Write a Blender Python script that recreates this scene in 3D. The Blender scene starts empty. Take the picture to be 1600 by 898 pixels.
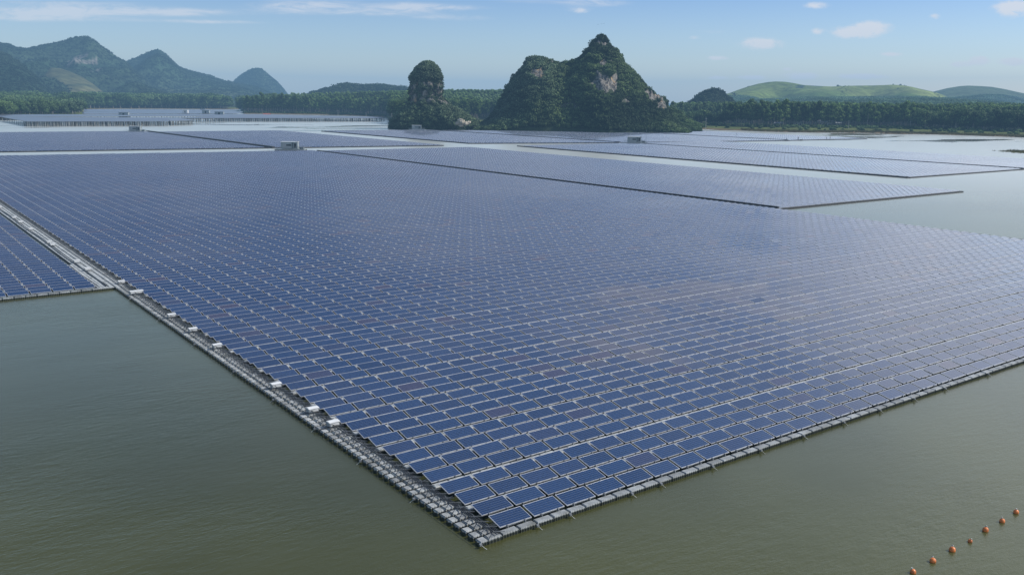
import bpy, math, random
import numpy as np
random.seed(7); rng = np.random.default_rng(11)
R = math.radians

# ------------------------------------------------------------------ frames
# world: X = east along the panel rows, Y = north across them, Z up, water at 0
F_PX, PITCH, ROLL, CAM_H, YAW = 1404.6, .2056, .0131, 19.697, .9336
OX, OY = -.4187, 38.5044
AX = np.array([math.sin(YAW), math.cos(YAW)]); BX = np.array([-math.cos(YAW), math.sin(YAW)])
_cp, _sp, _cr, _sr = math.cos(PITCH), math.sin(PITCH), math.cos(ROLL), math.sin(ROLL)
FW = np.array([0, _cp, -_sp]); _rt = np.array([1., 0, 0]); _up = np.array([0, _sp, _cp])
RT = _cr*_rt + _sr*_up; UP = -_sr*_rt + _cr*_up

def to_world(P):
    """surveyor's frame (drone at the origin, Y = heading) -> world"""
    P = np.atleast_2d(np.asarray(P, float)); q = P[:, :2] - np.array([OX, OY])
    return np.column_stack([q@AX, q@BX, P[:, 2]])
def ray(x, y):
    return FW + RT*(x-800)/F_PX - UP*(y-449)/F_PX
def ground(x, y, z=0.):
    d = ray(x, y); t = (z-CAM_H)/d[2]; return np.array([d[0]*t, d[1]*t, z])
def gw(x, y, z=0.):
    return to_world(ground(x, y, z))[0]
def at_depth(x, y, Y):
    d = ray(x, y); t = Y/d[1]; return np.array([d[0]*t, Y, CAM_H + d[2]*t])
def w2s(s, t):
    """world xy -> surveyor's frame"""
    return np.array([OX, OY]) + AX*s + BX*t
CAMW = to_world([[0, 0, CAM_H]])[0]

# ------------------------------------------------------------------ materials
MATS = {}
def nt_mat(name):
    m = bpy.data.materials.new(name); m.use_nodes = True; nt = m.node_tree
    p = nt.nodes["Principled BSDF"]; MATS[name] = m
    return m, nt, p
def N(nt, t, **kw):
    n = nt.nodes.new(t)
    for k, v in kw.items(): setattr(n, k, v)
    return n
def L(nt, a, b): nt.links.new(a, b)
def math_(nt, op, a, b=None, clamp=False):
    n = N(nt, 'ShaderNodeMath', operation=op); n.use_clamp = clamp
    for i, v in enumerate((a, b)):
        if v is None: continue
        if isinstance(v, (int, float)): n.inputs[i].default_value = v
        else: L(nt, v, n.inputs[i])
    return n.outputs[0]
def mixc(nt, fac, a, b, blend='MIX'):
    n = N(nt, 'ShaderNodeMix', data_type='RGBA', blend_type=blend)
    for i, v in ((0, fac), (6, a), (7, b)):
        if isinstance(v, (int, float)): n.inputs[i].default_value = v
        elif isinstance(v, tuple): n.inputs[i].default_value = (*v, 1) if len(v) == 3 else v
        else: L(nt, v, n.inputs[i])
    return n.outputs[2]
def maprange(nt, v, a, b, c=0., d=1., smooth=True):
    n = N(nt, 'ShaderNodeMapRange', interpolation_type='SMOOTHSTEP' if smooth else 'LINEAR')
    L(nt, v, n.inputs[0])
    for i, q in enumerate((a, b, c, d)): n.inputs[i+1].default_value = q
    return n.outputs[0]
def noise(nt, vec, scale, detail=3, rough=.5, dist=0):
    n = N(nt, 'ShaderNodeTexNoise'); n.inputs['Scale'].default_value = scale
    n.inputs['Detail'].default_value = detail; n.inputs['Roughness'].default_value = rough
    n.inputs['Distortion'].default_value = dist
    if vec is not None: L(nt, vec, n.inputs['Vector'])
    return n.outputs['Fac']
def mapping(nt, vec, scale=(1, 1, 1), rot=(0, 0, 0), loc=(0, 0, 0)):
    n = N(nt, 'ShaderNodeMapping'); L(nt, vec, n.inputs[0])
    n.inputs['Scale'].default_value = scale; n.inputs['Rotation'].default_value = rot; n.inputs['Location'].default_value = loc
    return n.outputs[0]
def pos(nt): return N(nt, 'ShaderNodeNewGeometry').outputs['Position']

def simple(name, col, rough=.6, metal=0., var=.25, scale=3.):
    m, nt, p = nt_mat(name)
    f = noise(nt, pos(nt), scale, 4, .6)
    v = maprange(nt, f, .3, .7, 1-var, 1+var)
    L(nt, mixc(nt, 1., tuple(col), v, 'MULTIPLY'), p.inputs['Base Color'])
    p.inputs['Roughness'].default_value = rough; p.inputs['Metallic'].default_value = metal
    return m
simple('hdpe', (.245, .26, .26), .5, 0, .28, 2.2)
simple('hdpe_dark', (.10, .105, .11), .6, 0, .3, 2.5)
simple('aluminium', (.60, .61, .62), .38, .55, .12, 4)
simple('galvanised', (.25, .26, .27), .5, .5, .3, 3)
simple('bracket_steel', (.13, .14, .15), .5, .4, .3, 3)
simple('black_cable', (.02, .02, .022), .5)
simple('white_box', (.66, .67, .66), .4, 0, .06, 2)
simple('box_side', (.30, .32, .33), .5, 0, .1, 2)
simple('rope', (.42, .43, .40), .8)
simple('buoy_orange', (.62, .17, .035), .45, 0, .3, 6)
simple('container_grey', (.27, .31, .32), .5, 0, .15, .8)
simple('container_dark', (.09, .11, .12), .5, 0, .3, 2)
simple('concrete', (.32, .32, .30), .85, 0, .25, .7)
simple('roof_tin', (.28, .30, .33), .6, 0, .2, .4)
simple('roof_red', (.30, .09, .06), .7, 0, .2, .4)
simple('plaster', (.62, .63, .60), .8, 0, .15, .3)
simple('window_dark', (.03, .035, .04), .25)
simple('wood_dark', (.06, .05, .04), .7)
simple('cloth_dark', (.03, .035, .05), .9)
simple('cloth_orange', (.5, .16, .05), .9)
simple('skin', (.35, .2, .14), .6)
simple('bark', (.22, .19, .16), .9, 0, .4, .5)
simple('boulder', (.42, .37, .28), .9, 0, .35, .4)
simple('bird_black', (.02, .02, .02), .9)

def waterline(name):
    nt = MATS[name].node_tree; p = nt.nodes['Principled BSDF']; src = p.inputs['Base Color'].links[0].from_socket
    sz = N(nt, 'ShaderNodeSeparateXYZ'); L(nt, pos(nt), sz.inputs[0])
    f = maprange(nt, math_(nt, 'ADD', sz.outputs[2], math_(nt, 'MULTIPLY', noise(nt, pos(nt), 5, 2), .06)), .15, .225)
    ob = N(nt, 'ShaderNodeObjectInfo').outputs['Random']; src = mixc(nt, 1., src, maprange(nt, ob, 0, 1, .72, 1.15), 'MULTIPLY')
    stn = maprange(nt, noise(nt, pos(nt), .9, 5, .7), .52, .7, 0, .55); src = mixc(nt, stn, src, (.10, .10, .075))
    L(nt, mixc(nt, f, (.03, .035, .028), src), p.inputs['Base Color'])  # shade low on the float sides painted in as an algae-dark band
simple('hdpe_light', (.31, .325, .32), .5, 0, .28, 2.2); waterline('hdpe'); waterline('hdpe_light')
simple('deck_panel', (.10, .115, .15), .35, 0, .2, .2)
simple('edge_shade', (.028, .032, .038), .7, 0, .4, 1.)  # shade along the raft sides, painted as near-black float colour
def glass_mat(name, single):
    m, nt, p = nt_mat(name)
    uv = N(nt, 'ShaderNodeUVMap').outputs[0]
    sx = N(nt, 'ShaderNodeSeparateXYZ'); L(nt, uv, sx.inputs[0])
    def lines(c, n, w):
        fr = math_(nt, 'FRACT', math_(nt, 'MULTIPLY', c, n))
        d = math_(nt, 'ABSOLUTE', math_(nt, 'SUBTRACT', fr, .5))
        return maprange(nt, d, .5-w, .5-w*.55)
    gx = lines(sx.outputs[0], 12, .045); gy = lines(sx.outputs[1], 6, .075)
    g = math_(nt, 'MAXIMUM', math_(nt, 'MULTIPLY', gx, .35), math_(nt, 'MULTIPLY', gy, .8))
    if single: r = N(nt, 'ShaderNodeObjectInfo').outputs['Random']
    else: r = N(nt, 'ShaderNodeAttribute', attribute_name='rnd').outputs['Fac']
    cr = N(nt, 'ShaderNodeValToRGB'); L(nt, r, cr.inputs[0])
    e = cr.color_ramp.elements; e[0].position = 0; e[0].color = (.008, .026, .076, 1); e[1].position = 1; e[1].color = (.020, .031, .078, 1)
    for q, c in ((.35, (.009, .031, .090, 1)), (.8, (.011, .035, .098, 1)), (.95, (.015, .032, .084, 1)), (.985, (.040, .038, .075, 1))):
        x = e.new(q); x.color = c
    crys = noise(nt, mapping(nt, pos(nt), (1, 1, 1)), 9, 2, .5)
    base = mixc(nt, 1., cr.outputs[0], maprange(nt, crys, .3, .7, .85, 1.2), 'MULTIPLY')
    # dust film in large soft patches
    dust = noise(nt, pos(nt), .035, 4, .6)
    base = mixc(nt, maprange(nt, dust, .45, .75, 0., .10), base, (.28, .25, .23))
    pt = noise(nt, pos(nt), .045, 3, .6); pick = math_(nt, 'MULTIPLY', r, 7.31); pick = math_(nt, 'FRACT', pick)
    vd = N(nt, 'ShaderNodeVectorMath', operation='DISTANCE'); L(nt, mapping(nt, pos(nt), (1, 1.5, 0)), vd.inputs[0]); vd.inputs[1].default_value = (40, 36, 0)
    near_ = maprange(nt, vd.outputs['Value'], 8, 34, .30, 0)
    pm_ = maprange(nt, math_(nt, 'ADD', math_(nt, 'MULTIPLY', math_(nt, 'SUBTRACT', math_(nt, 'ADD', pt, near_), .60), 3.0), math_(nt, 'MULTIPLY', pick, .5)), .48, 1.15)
    base = mixc(nt, math_(nt, 'MULTIPLY', pm_, .58), base, (.105, .090, .095))  # brown-mauve cloud reflections painted into the glass colour
    base = mixc(nt, math_(nt, 'MULTIPLY', g, .38), base, (.30, .34, .40))
    L(nt, base, p.inputs['Base Color'])
    p.inputs['Roughness'].default_value = .13; p.inputs['IOR'].default_value = 1.68
    L(nt, maprange(nt, dust, .3, .75, .06, .16), p.inputs['Roughness'])
    return m
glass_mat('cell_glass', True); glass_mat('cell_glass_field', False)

# water
m, nt, p = nt_mat('water')
P = pos(nt)
deep = noise(nt, P, .012, 4, .6)
c = mixc(nt, maprange(nt, deep, .38, .62), (.033, .036, .011), (.066, .069, .024))
L(nt, c, p.inputs['Base Color'])
p.inputs['IOR'].default_value = 1.6; p.inputs['Specular Tint'].default_value = (.34, .42, .20, 1)
patch = noise(nt, mapping(nt, P, (.010, .028, 1), (0, 0, -.9)), 1., 5, .6, .4)
vd = N(nt, 'ShaderNodeVectorMath', operation='DISTANCE'); L(nt, P, vd.inputs[0]); vd.inputs[1].default_value = (CAMW[0], CAMW[1], 0)
calm = math_(nt, 'MULTIPLY', maprange(nt, patch, .54, .60), maprange(nt, vd.outputs['Value'], 500, 600))
w1 = noise(nt, mapping(nt, P, (.9, 2.6, 1), (0, 0, .75)), 1.1, 3, .55)
w2 = noise(nt, mapping(nt, P, (1.5, 3.4, 1), (0, 0, .2)), 2.6, 2, .5)
w3 = noise(nt, mapping(nt, P, (.1, .22, 1), (0, 0, .6)), 1.0, 3, .5)
far_sheen = maprange(nt, vd.outputs['Value'], 110, 340)      # sky sheen on the far water, painted in as paler base colour
L(nt, mixc(nt, far_sheen, c, (.36, .37, .34)), p.inputs['Base Color'])
h = math_(nt, 'ADD', math_(nt, 'MULTIPLY', w1, .085), math_(nt, 'ADD', math_(nt, 'MULTIPLY', w2, .03), math_(nt, 'MULTIPLY', w3, .25)))
b = N(nt, 'ShaderNodeBump'); b.inputs['Distance'].default_value = 1.
gust = noise(nt, mapping(nt, P, (.03, .05, 1), (0, 0, .4)), 1., 4, .6, .3)
L(nt, math_(nt, 'MULTIPLY', maprange(nt, gust, .35, .68, .07, .40), math_(nt, 'SUBTRACT', 1., math_(nt, 'MULTIPLY', calm, .92))), b.inputs['Strength'])
L(nt, h, b.inputs['Height']); L(nt, b.outputs[0], p.inputs['Normal'])
L(nt, math_(nt, 'SUBTRACT', .27, math_(nt, 'MULTIPLY', calm, .25)), p.inputs['Roughness'])

def leaf_mat(name, c1, c2, transl=.25, hue=True):
    m, nt, p = nt_mat(name)
    r = N(nt, 'ShaderNodeObjectInfo').outputs['Random']
    a = N(nt, 'ShaderNodeAttribute', attribute_name='shade').outputs['Fac']
    big = noise(nt, pos(nt), .02, 4, .6)
    c = mixc(nt, r, c1, c2)
    c = mixc(nt, maprange(nt, big, .40, .60), c, tuple(x*.55 for x in c1)); big2 = noise(nt, pos(nt), .006, 3, .6)
    c = mixc(nt, maprange(nt, big2, .48, .62, 0, .5), c, (c2[0]*1.1, c2[1]*1.05, c2[2]*1.9))
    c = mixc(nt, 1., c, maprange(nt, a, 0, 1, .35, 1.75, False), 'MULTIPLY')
    L(nt, c, p.inputs['Base Color']); p.inputs['Roughness'].default_value = .75
    p.inputs['Specular IOR Level'].default_value = .15
    tr = N(nt, 'ShaderNodeBsdfTranslucent'); L(nt, c, tr.inputs[0])
    mx = N(nt, 'ShaderNodeMixShader'); mx.inputs[0].default_value = transl
    L(nt, p.outputs[0], mx.inputs[1]); L(nt, tr.outputs[0], mx.inputs[2])
    L(nt, mx.outputs[0], nt.nodes['Material Output'].inputs['Surface'])
    return m
leaf_mat('leaf_plantation', (.085, .145, .040), (.135, .205, .062))
leaf_mat('leaf_dark', (.055, .10, .036), (.10, .15, .05))
leaf_mat('leaf_karst', (.036, .064, .028), (.11, .155, .058))
leaf_mat('leaf_pale', (.085, .15, .085), (.12, .19, .115))
leaf_mat('leaf_far', (.020, .036, .018), (.042, .062, .028))
leaf_mat('reed', (.14, .12, .05), (.11, .12, .045))

# terrain material: colour attribute + noise
def terrain_mat(name, bumpd=1.0, sc=.3):
    m, nt, p = nt_mat(name)
    a = N(nt, 'ShaderNodeAttribute', attribute_name='col').outputs['Color']
    f = noise(nt, pos(nt), sc, 5, .65)
    f2 = noise(nt, pos(nt), sc*.13, 4, .6)
    v = math_(nt, 'MULTIPLY', maprange(nt, f, .25, .75, .55, 1.45), maprange(nt, f2, .3, .7, .8, 1.2))
    L(nt, mixc(nt, 1., a, v, 'MULTIPLY'), p.inputs['Base Color'])
    p.inputs['Roughness'].default_value = .95; p.inputs['Specular IOR Level'].default_value = .1
    b = N(nt, 'ShaderNodeBump'); b.inputs['Distance'].default_value = bumpd; b.inputs['Strength'].default_value = .8
    L(nt, f, b.inputs['Height']); L(nt, b.outputs[0], p.inputs['Normal'])
    return m
terrain_mat('earth', .5, .4); terrain_mat('mountain_cover', 9., .05); terrain_mat('grass_hill', 1.2, .05)
# limestone with drip streaks where the 'rock' mask is high
m, nt, p = nt_mat('karst_cover')
P = pos(nt)
rock = N(nt, 'ShaderNodeAttribute', attribute_name='rock').outputs['Fac']
st = noise(nt, mapping(nt, P, (.9, .9, .10)), 1., 5, .65)
st2 = noise(nt, mapping(nt, P, (.16, .16, .07)), 1., 4, .6)
rc = mixc(nt, maprange(nt, st, .40, .62), (.045, .045, .045), (.27, .25, .22))
rc = mixc(nt, maprange(nt, st2, .55, .7), rc, (.40, .27, .13))
gc = mixc(nt, noise(nt, P, .4, 4, .6), (.018, .032, .016), (.045, .062, .03))
msk = maprange(nt, math_(nt, 'ADD', rock, math_(nt, 'MULTIPLY', math_(nt, 'SUBTRACT', noise(nt, P, .22, 4, .7), .5), 1.1)), .42, .6)
L(nt, mixc(nt, msk, gc, rc), p.inputs['Base Color']); p.inputs['Roughness'].default_value = .9
p.inputs['Specular IOR Level'].default_value = .15
b = N(nt, 'ShaderNodeBump'); b.inputs['Distance'].default_value = 1.5; L(nt, st, b.inputs['Height']); L(nt, b.outputs[0], p.inputs['Normal'])

# ------------------------------------------------------------------ mesh helpers
COL = bpy.context.scene.collection
def link(o): COL.objects.link(o); return o
def tag(o, label=None, cat=None, group=None, kind=None):
    if label: o['label'] = label
    if cat: o['category'] = cat
    if group: o['group'] = group
    if kind: o['kind'] = kind
    return o
def empty(name, loc=(0, 0, 0), rz=0., label=None, cat=None, group=None):
    o = bpy.data.objects.new(name, None); o.location = loc; o.rotation_euler = (0, 0, rz); o.empty_display_size = .2
    link(o); return tag(o, label, cat, group)
class MB:
    def __init__(s): s.v = []; s.f = []; s.m = []; s.uv = []
    def face(s, pts, mi=0, uv=None):
        n = len(s.v); s.v += [tuple(p) for p in pts]; s.f.append(tuple(range(n, n+len(pts)))); s.m.append(mi)
        s.uv.append(uv or [(0, 0)]*len(pts)); return s
    def box(s, x0, x1, y0, y1, z0, z1, mi=0, bottom=True):
        a = [(x0, y0, z0), (x1, y0, z0), (x1, y1, z0), (x0, y1, z0), (x0, y0, z1), (x1, y0, z1), (x1, y1, z1), (x0, y1, z1)]
        for q in ((4, 5, 6, 7), (0, 1, 5, 4), (1, 2, 6, 5), (2, 3, 7, 6), (3, 0, 4, 7)) + (((3, 2, 1, 0),) if bottom else ()):
            s.face([a[i] for i in q], mi)
        return s
    def bar(s, p, q, w, mi=0, n=4, w2=None):
        p, q = np.array(p, float), np.array(q, float); d = q-p; d /= np.linalg.norm(d)
        u = np.cross(d, (0, 0, 1.)); 
        if np.linalg.norm(u) < 1e-3: u = np.array([1., 0, 0])
        u /= np.linalg.norm(u); v = np.cross(u, d); w2 = w if w2 is None else w2
        an = [2*math.pi*(k+.5)/n for k in range(n)]
        A = [p + w*(math.cos(a)*u + math.sin(a)*v) for a in an]; B = [q + w2*(math.cos(a)*u + math.sin(a)*v) for a in an]
        for k in range(n): s.face([A[k], A[(k+1) % n], B[(k+1) % n], B[k]], mi)
        s.face(A[::-1], mi); s.face(B, mi); return s
    def tube(s, pts, w, mi=0, n=5):
        for a, b in zip(pts[:-1], pts[1:]): s.bar(a, b, w, mi, n)
        return s
    def arrays(s): return s.v, s.f, s.m, s.uv
    def mesh(s, name, mats, smooth=False):
        me = bpy.data.meshes.new(name); me.from_pydata(s.v, [], s.f)
        for k in mats: me.materials.append(MATS[k])
        me.polygons.foreach_set('material_index', s.m)
        ul = me.uv_layers.new(name='UVMap'); ul.data.foreach_set('uv', [c for f in s.uv for q in f for c in q])
        if smooth: me.polygons.foreach_set('use_smooth', [True]*len(s.f))
        me.update(); return me
    def build(s, name, mats, parent=None, loc=None, smooth=False):
        o = bpy.data.objects.new(name, s.mesh(name, mats, smooth)); link(o)
        if parent: o.parent = parent
        if loc is not None: o.location = loc
        return o
def np_mesh(name, V, Fq, mats, mi=None, uv=None, attrs=None, smooth=False):
    """V (n,3); Fq (m,4) quads"""
    me = bpy.data.meshes.new(name); V = np.asarray(V, np.float32); Fq = np.asarray(Fq, np.int32); k = Fq.shape[1]
    me.vertices.add(len(V)); me.vertices.foreach_set('co', V.ravel())
    me.loops.add(Fq.size); me.loops.foreach_set('vertex_index', Fq.ravel())
    me.polygons.add(len(Fq)); me.polygons.foreach_set('loop_start', np.arange(0, Fq.size, k, dtype=np.int32))
    for q in mats: me.materials.append(MATS[q])
    if mi is not None: me.polygons.foreach_set('material_index', np.asarray(mi, np.int32))
    me.update(calc_edges=True)
    if uv is not None: me.uv_layers.new(name='UVMap').data.foreach_set('uv', np.asarray(uv, np.float32).ravel())
    for nme, (dom, typ, data) in (attrs or {}).items():
        a = me.attributes.new(nme, typ, dom); a.data.foreach_set('color' if 'COLOR' in typ else 'value', np.asarray(data, np.float32).ravel())
    if smooth: me.polygons.foreach_set('use_smooth', np.ones(len(Fq), bool))
    me.validate(); return me
def tile(tmpl, P, yaw=None, scale=None):
    """copy a template (v, quads, m, uv) to every row of P"""
    v, f, m, uv = tmpl; v = np.array(v, float); f = np.array(f); n, k = len(P), len(v)
    V = np.repeat(v[None], n, 0)
    if scale is not None: V = V*np.asarray(scale).reshape(n, 1, -1)
    if yaw is not None:
        c, s_ = np.cos(yaw)[:, None], np.sin(yaw)[:, None]; x = V[..., 0]*c - V[..., 1]*s_; y = V[..., 0]*s_ + V[..., 1]*c
        V[..., 0], V[..., 1] = x, y
    V = V + np.asarray(P)[:, None, :]
    Fq = (f[None] + (np.arange(n)*k)[:, None, None]).reshape(-1, f.shape[1])
    return V, Fq, np.tile(m, n), np.tile(np.array(uv, float).reshape(-1, 2), (n, 1))

# ------------------------------------------------------------------ solar field layout
PITCH_S, LEN, DEP, RISE, ZL = 2.02, 1.87, .939, .195, .32
def row_t(j): return j*1.472 + (j//4)*.177
def lin(t0, k, s0=0.): return lambda s: t0 + k*(s-s0)
# (first column s, columns, first row t, back edge t(s), front edge t(s) or None)
RAFTS = {
 'main':  (0., 58, 0., lin(295., -.11), None),
 'left':  (-3.1-34*PITCH_S, 34, 66.9, lin(293., 0), None),
 'east':  (118.7, 33, 75.4, lin(279., 0), None),
 'far_east': (213.5, 32, 104.2, lin(281., 0), None),
 'far_east_b': (280.2, 28, 105.5, lin(281., 0), None),
 'back':  (-1.2, 55, 308., lin(489., 0), lin(322., -.115)),
 'back_b': (113.6, 35, 298., lin(476., 0), lin(321.5, -.115)),
 'rear':  (206.2, 35, 286., lin(465., 0), lin(309.5, -.29, 209)),
 'rear_b': (279.6, 52, 272., lin(456., -.20, 279), lin(290.5, -.16, 279)),
 'rear_c': (387.0, 34, 268., lin(426., -.40, 387), lin(275.5, -.03, 387)),
}
def wob(s, t):   # the rafts ride the water a little unevenly
    return (.0035*np.sin(s*.11+t*.045+1.)+.003*np.sin(t*.19-s*.06), .004*np.sin(t*.13+s*.05)+.003*np.sin(s*.23-t*.08+2.))
pan = []   # s, t, raft index, col, row
for ri, (rn, (s0, nc, t0, tb, tf)) in enumerate(RAFTS.items()):
    for i in range(nc):
        s = s0 + i*PITCH_S; hi = tb(s); lo = tf(s) if tf else t0
        j = 0
        while t0 + row_t(j) < hi:
            t = t0 + row_t(j)
            if t >= lo - .01: pan.append((s, t, ri, i, j))
            j += 1
pan = np.array(pan)
q = np.array([OX, OY]) + pan[:, :1]*AX + pan[:, 1:2]*BX      # surveyor frame
q3 = np.column_stack([q, np.full(len(q), .4-CAM_H)])
zz = q3@FW; px = 800+F_PX*(q3@RT)/zz; py = 449-F_PX*(q3@UP)/zz
dist = np.hypot(q[:, 0], q[:, 1])
keep = (zz > 5) & (px > -420) & (px < 2050)      # a wide margin round the view
pan, dist, px, py = pan[keep], dist[keep], px[keep], py[keep]
seen = (px > -25) & (px < 1600)
order = np.argsort(np.where(seen & (pan[:, 2] == 0), dist, 1e9))
single = np.zeros(len(pan), bool); single[order[:300]] = True

# --- one panel, built of its parts
def tilt(x, y): return ZL + y/DEP*RISE
fw_ = .027
def panel_glass():
    b = MB(); x0, x1, y0, y1 = fw_, LEN-fw_, fw_, DEP-fw_
    return b.face([(x0, y0, tilt(0, y0)), (x1, y0, tilt(0, y0)), (x1, y1, tilt(0, y1)), (x0, y1, tilt(0, y1))], 0, [(0, 0), (1, 0), (1, 1), (0, 1)])
def panel_frame(th=.04, lift=.006):
    b = MB(); o = [(0, 0), (LEN, 0), (LEN, DEP), (0, DEP)]; i = [(fw_, fw_), (LEN-fw_, fw_), (LEN-fw_, DEP-fw_), (fw_, DEP-fw_)]
    for k in range(4):
        a, c = o[k], o[(k+1) % 4]; d, e = i[(k+1) % 4], i[k]
        z = lambda p_, dz=lift: (p_[0], p_[1], tilt(*p_)+dz)
        b.face([z(a), z(c), z(d), z(e)]); b.face([z(a, -th), z(c, -th), z(c), z(a)])
        b.face([z(e), z(d), z(d, -.004), z(e, -.004)])
    return b
root = empty('solar_panel')
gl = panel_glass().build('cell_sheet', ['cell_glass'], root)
fr = panel_frame().build('frame', ['aluminium'], root)
parts = [gl, fr]
for x in (.42, LEN-.42):
    c = MB(); c.box(x-.03, x+.03, -.07, .03, ZL-.16, ZL+.025); c.box(x-.02, x+.02, -.11, -.06, ZL-.17, ZL-.05)
    parts.append(c.build('clamp', ['galvanised'], root))
    c = MB(); c.bar((x, DEP-.04, ZL-.12), (x, DEP-.02, ZL+RISE-.03), .022); c.bar((x, DEP-.3, ZL-.12), (x, DEP-.06, ZL+RISE-.05), .015)
    parts.append(c.build('support_leg', ['galvanised'], root))
ORD = ['', 'first', 'second', 'third', 'fourth', 'fifth', 'sixth', 'seventh', 'eighth', 'ninth', 'tenth', 'eleventh', 'twelfth', 'thirteenth',
       'fourteenth', 'fifteenth', 'sixteenth', 'seventeenth', 'eighteenth', 'nineteenth']
TENS = {2: 'twent', 3: 'thirt', 4: 'fort', 5: 'fift', 6: 'sixt', 7: 'sevent', 8: 'eight', 9: 'ninet'}
def ordinal(n):
    if n < 20: return ORD[n]
    if n >= 100: return 'hundred and ' + ordinal(n-100) if n > 100 else 'hundredth'
    return TENS[n//10]+'ieth' if n % 10 == 0 else TENS[n//10]+'y-'+ORD[n % 10]
first = True
for k in order[:300]:
    s, t, ri, i, j = pan[k]; i, j = int(i), int(j)
    if first: o = root; first = False
    else:
        o = root.copy(); link(o)
        for p_ in parts: c = p_.copy(); link(c); c.parent = o
    o.location = (s, t, 0); wx, wy = wob(s, t)
    o.rotation_euler = (wy + rng.normal(0, .005), -wx + rng.normal(0, .004), rng.normal(0, .002))
    rw = 'front water edge row' if j == 0 else ordinal(j+1) + ' row behind the front edge'
    if i == 0 and j == 0: lb = 'blue solar panel at the near corner, beside walkway and front water edge'
    elif i == 0: lb = f'blue solar panel next to the left float walkway, {ordinal(j+1)} row behind the front edge'
    else: lb = f'blue solar panel, {ordinal(i+1)} from the left float walkway, {rw}'
    tag(o, lb, 'solar panel', 'solar panels of the large near raft')

# --- the rest of the field as one object
tm = MB()
for b_, mi in ((panel_glass(), 0), (panel_frame(), 1)):
    for f_, u_ in zip(b_.f, b_.uv): tm.face([b_.v[i] for i in f_], mi, u_)
rest = pan[~single]; nR = len(rest)
P = np.column_stack([rest[:, 0], rest[:, 1], np.zeros(nR)])
V, Fq, mi, uv = tile(tm.arrays(), P)
wx, wy = wob(rest[:, 0], rest[:, 1]); lx = V[..., 0]-P[:, :1]-LEN/2; ly = V[..., 1]-P[:, 1:2]-DEP/2
V[..., 2] += (wx+rng.normal(0, .004, nR))[:, None]*lx + (wy+rng.normal(0, .005, nR))[:, None]*ly
nf = len(tm.f); rnd = np.repeat(rng.random(nR), nf)
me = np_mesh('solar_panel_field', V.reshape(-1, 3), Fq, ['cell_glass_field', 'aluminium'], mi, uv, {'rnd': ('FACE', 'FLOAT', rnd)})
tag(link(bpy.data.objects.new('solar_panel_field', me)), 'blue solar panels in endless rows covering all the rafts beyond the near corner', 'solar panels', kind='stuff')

# ------------------------------------------------------------------ floats
def float_mb(lx, ly, zt=.27, z0=-.10, ribs=6, mi=0):
    """moulded pontoon: corrugated long sides, chamfered lid, lugs"""
    b = MB(); n = ribs*2; ch = .045
    def outline(ins, rib):
        p_ = []
        for k in range(n+1): p_.append((ins + (lx-2*ins)*k/n, ins + (rib if k % 2 else 0)))
        for k in range(n+1): p_.append((lx-ins - (lx-2*ins)*k/n, ly-ins - (rib if k % 2 else 0)))
        return p_
    rings = [([(x, y) for x, y in outline(0, .035)], z0), (outline(0, .035), zt-ch-.03), (outline(.012, .02), zt-ch), (outline(ch, 0), zt)]
    m_ = len(rings[0][0])
    for (A, za), (B, zb) in zip(rings[:-1], rings[1:]):
        for k in range(m_):
            k2 = (k+1) % m_; b.face([(*A[k], za), (*A[k2], za), (*B[k2], zb), (*B[k], zb)], mi)
    b.face([(*p_, zt) for p_ in rings[-1][0]], mi)
    for x in (-.035, lx-.035): b.box(x, x+.07, ly/2-.06, ly/2+.06, .06, .16, mi)
    return b
def one_float(mesh, x, y, label, group):
    o = bpy.data.objects.new('pontoon_float', mesh); o.location = (x, y, float(rng.normal(0, .008)))
    o.rotation_euler = (rng.normal(0, .008), rng.normal(0, .008), rng.normal(0, .006)); link(o); tag(o, label, 'float', group)
ME_FRONT = float_mb(.95, .44, .225).mesh('front_float', ['hdpe'])
ME_SMALL = float_mb(.42, .46, .225, ribs=3).mesh('small_float', ['hdpe_light'])
ME_BIG = float_mb(.74, .47, .245, ribs=4).mesh('walkway_float', ['hdpe_light'])
for i in range(52):
    one_float(ME_FRONT, .02+i*1.01-.18, -.50, f'long grey float on the front water edge, {ordinal(i+1)} from the near corner', 'pontoon floats')
PAIRS = 108
for k in range(PAIRS):
    t = -.56 + k*.615; w = .01*math.sin(k*.35)
    one_float(ME_SMALL, -1.44+w, t, f'small square outer float of the left walkway, {ordinal(k+1)} from the near corner', 'pontoon floats')
    one_float(ME_BIG, -.98+w, t, f'broad inner float of the left walkway, {ordinal(k+1)} from the near corner', 'pontoon floats')
for i in range(30):
    one_float(ME_FRONT, -2.6-i*1.01, 66.35, f'grey edge float of the left raft, {ordinal(i+1)} from its walkway corner', 'pontoon floats')

def sbox(lx, ly, z0, z1, ch=.03):
    b = MB()
    b.box(0, lx, 0, ly, z0, z1-ch, 0, False)
    a = [(0, 0, z1-ch), (lx, 0, z1-ch), (lx, ly, z1-ch), (0, ly, z1-ch)]; c = [(ch, ch, z1), (lx-ch, ch, z1), (lx-ch, ly-ch, z1), (ch, ly-ch, z1)]
    for k in range(4): b.face([a[k], a[(k+1) % 4], c[(k+1) % 4], c[k]])
    b.face(c); b.f = b.f[:4] + b.f[4:] if False else b.f
    return b
groups = []
def add_tiles(lx, ly, z0, z1, pts, mi=0):
    if not len(pts): return
    pts = np.array(pts, float); b = sbox(lx, ly, z0, z1)
    pts = np.column_stack([pts, rng.normal(0, .008, len(pts))])
    V, F_, m_, _ = tile(b.arrays(), pts, rng.normal(0, .006, len(pts))); groups.append((V.reshape(-1, 3), F_, m_+mi))
near = pan[dist < 420]; s, t, ri, i_, j_ = near.T
add_tiles(1.0, .80, -.1, .235, np.column_stack([s+.43, t+.12]), 0)                    # main float under each panel
sel = (j_ % 2 == 0) & (j_ > 0)
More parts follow.
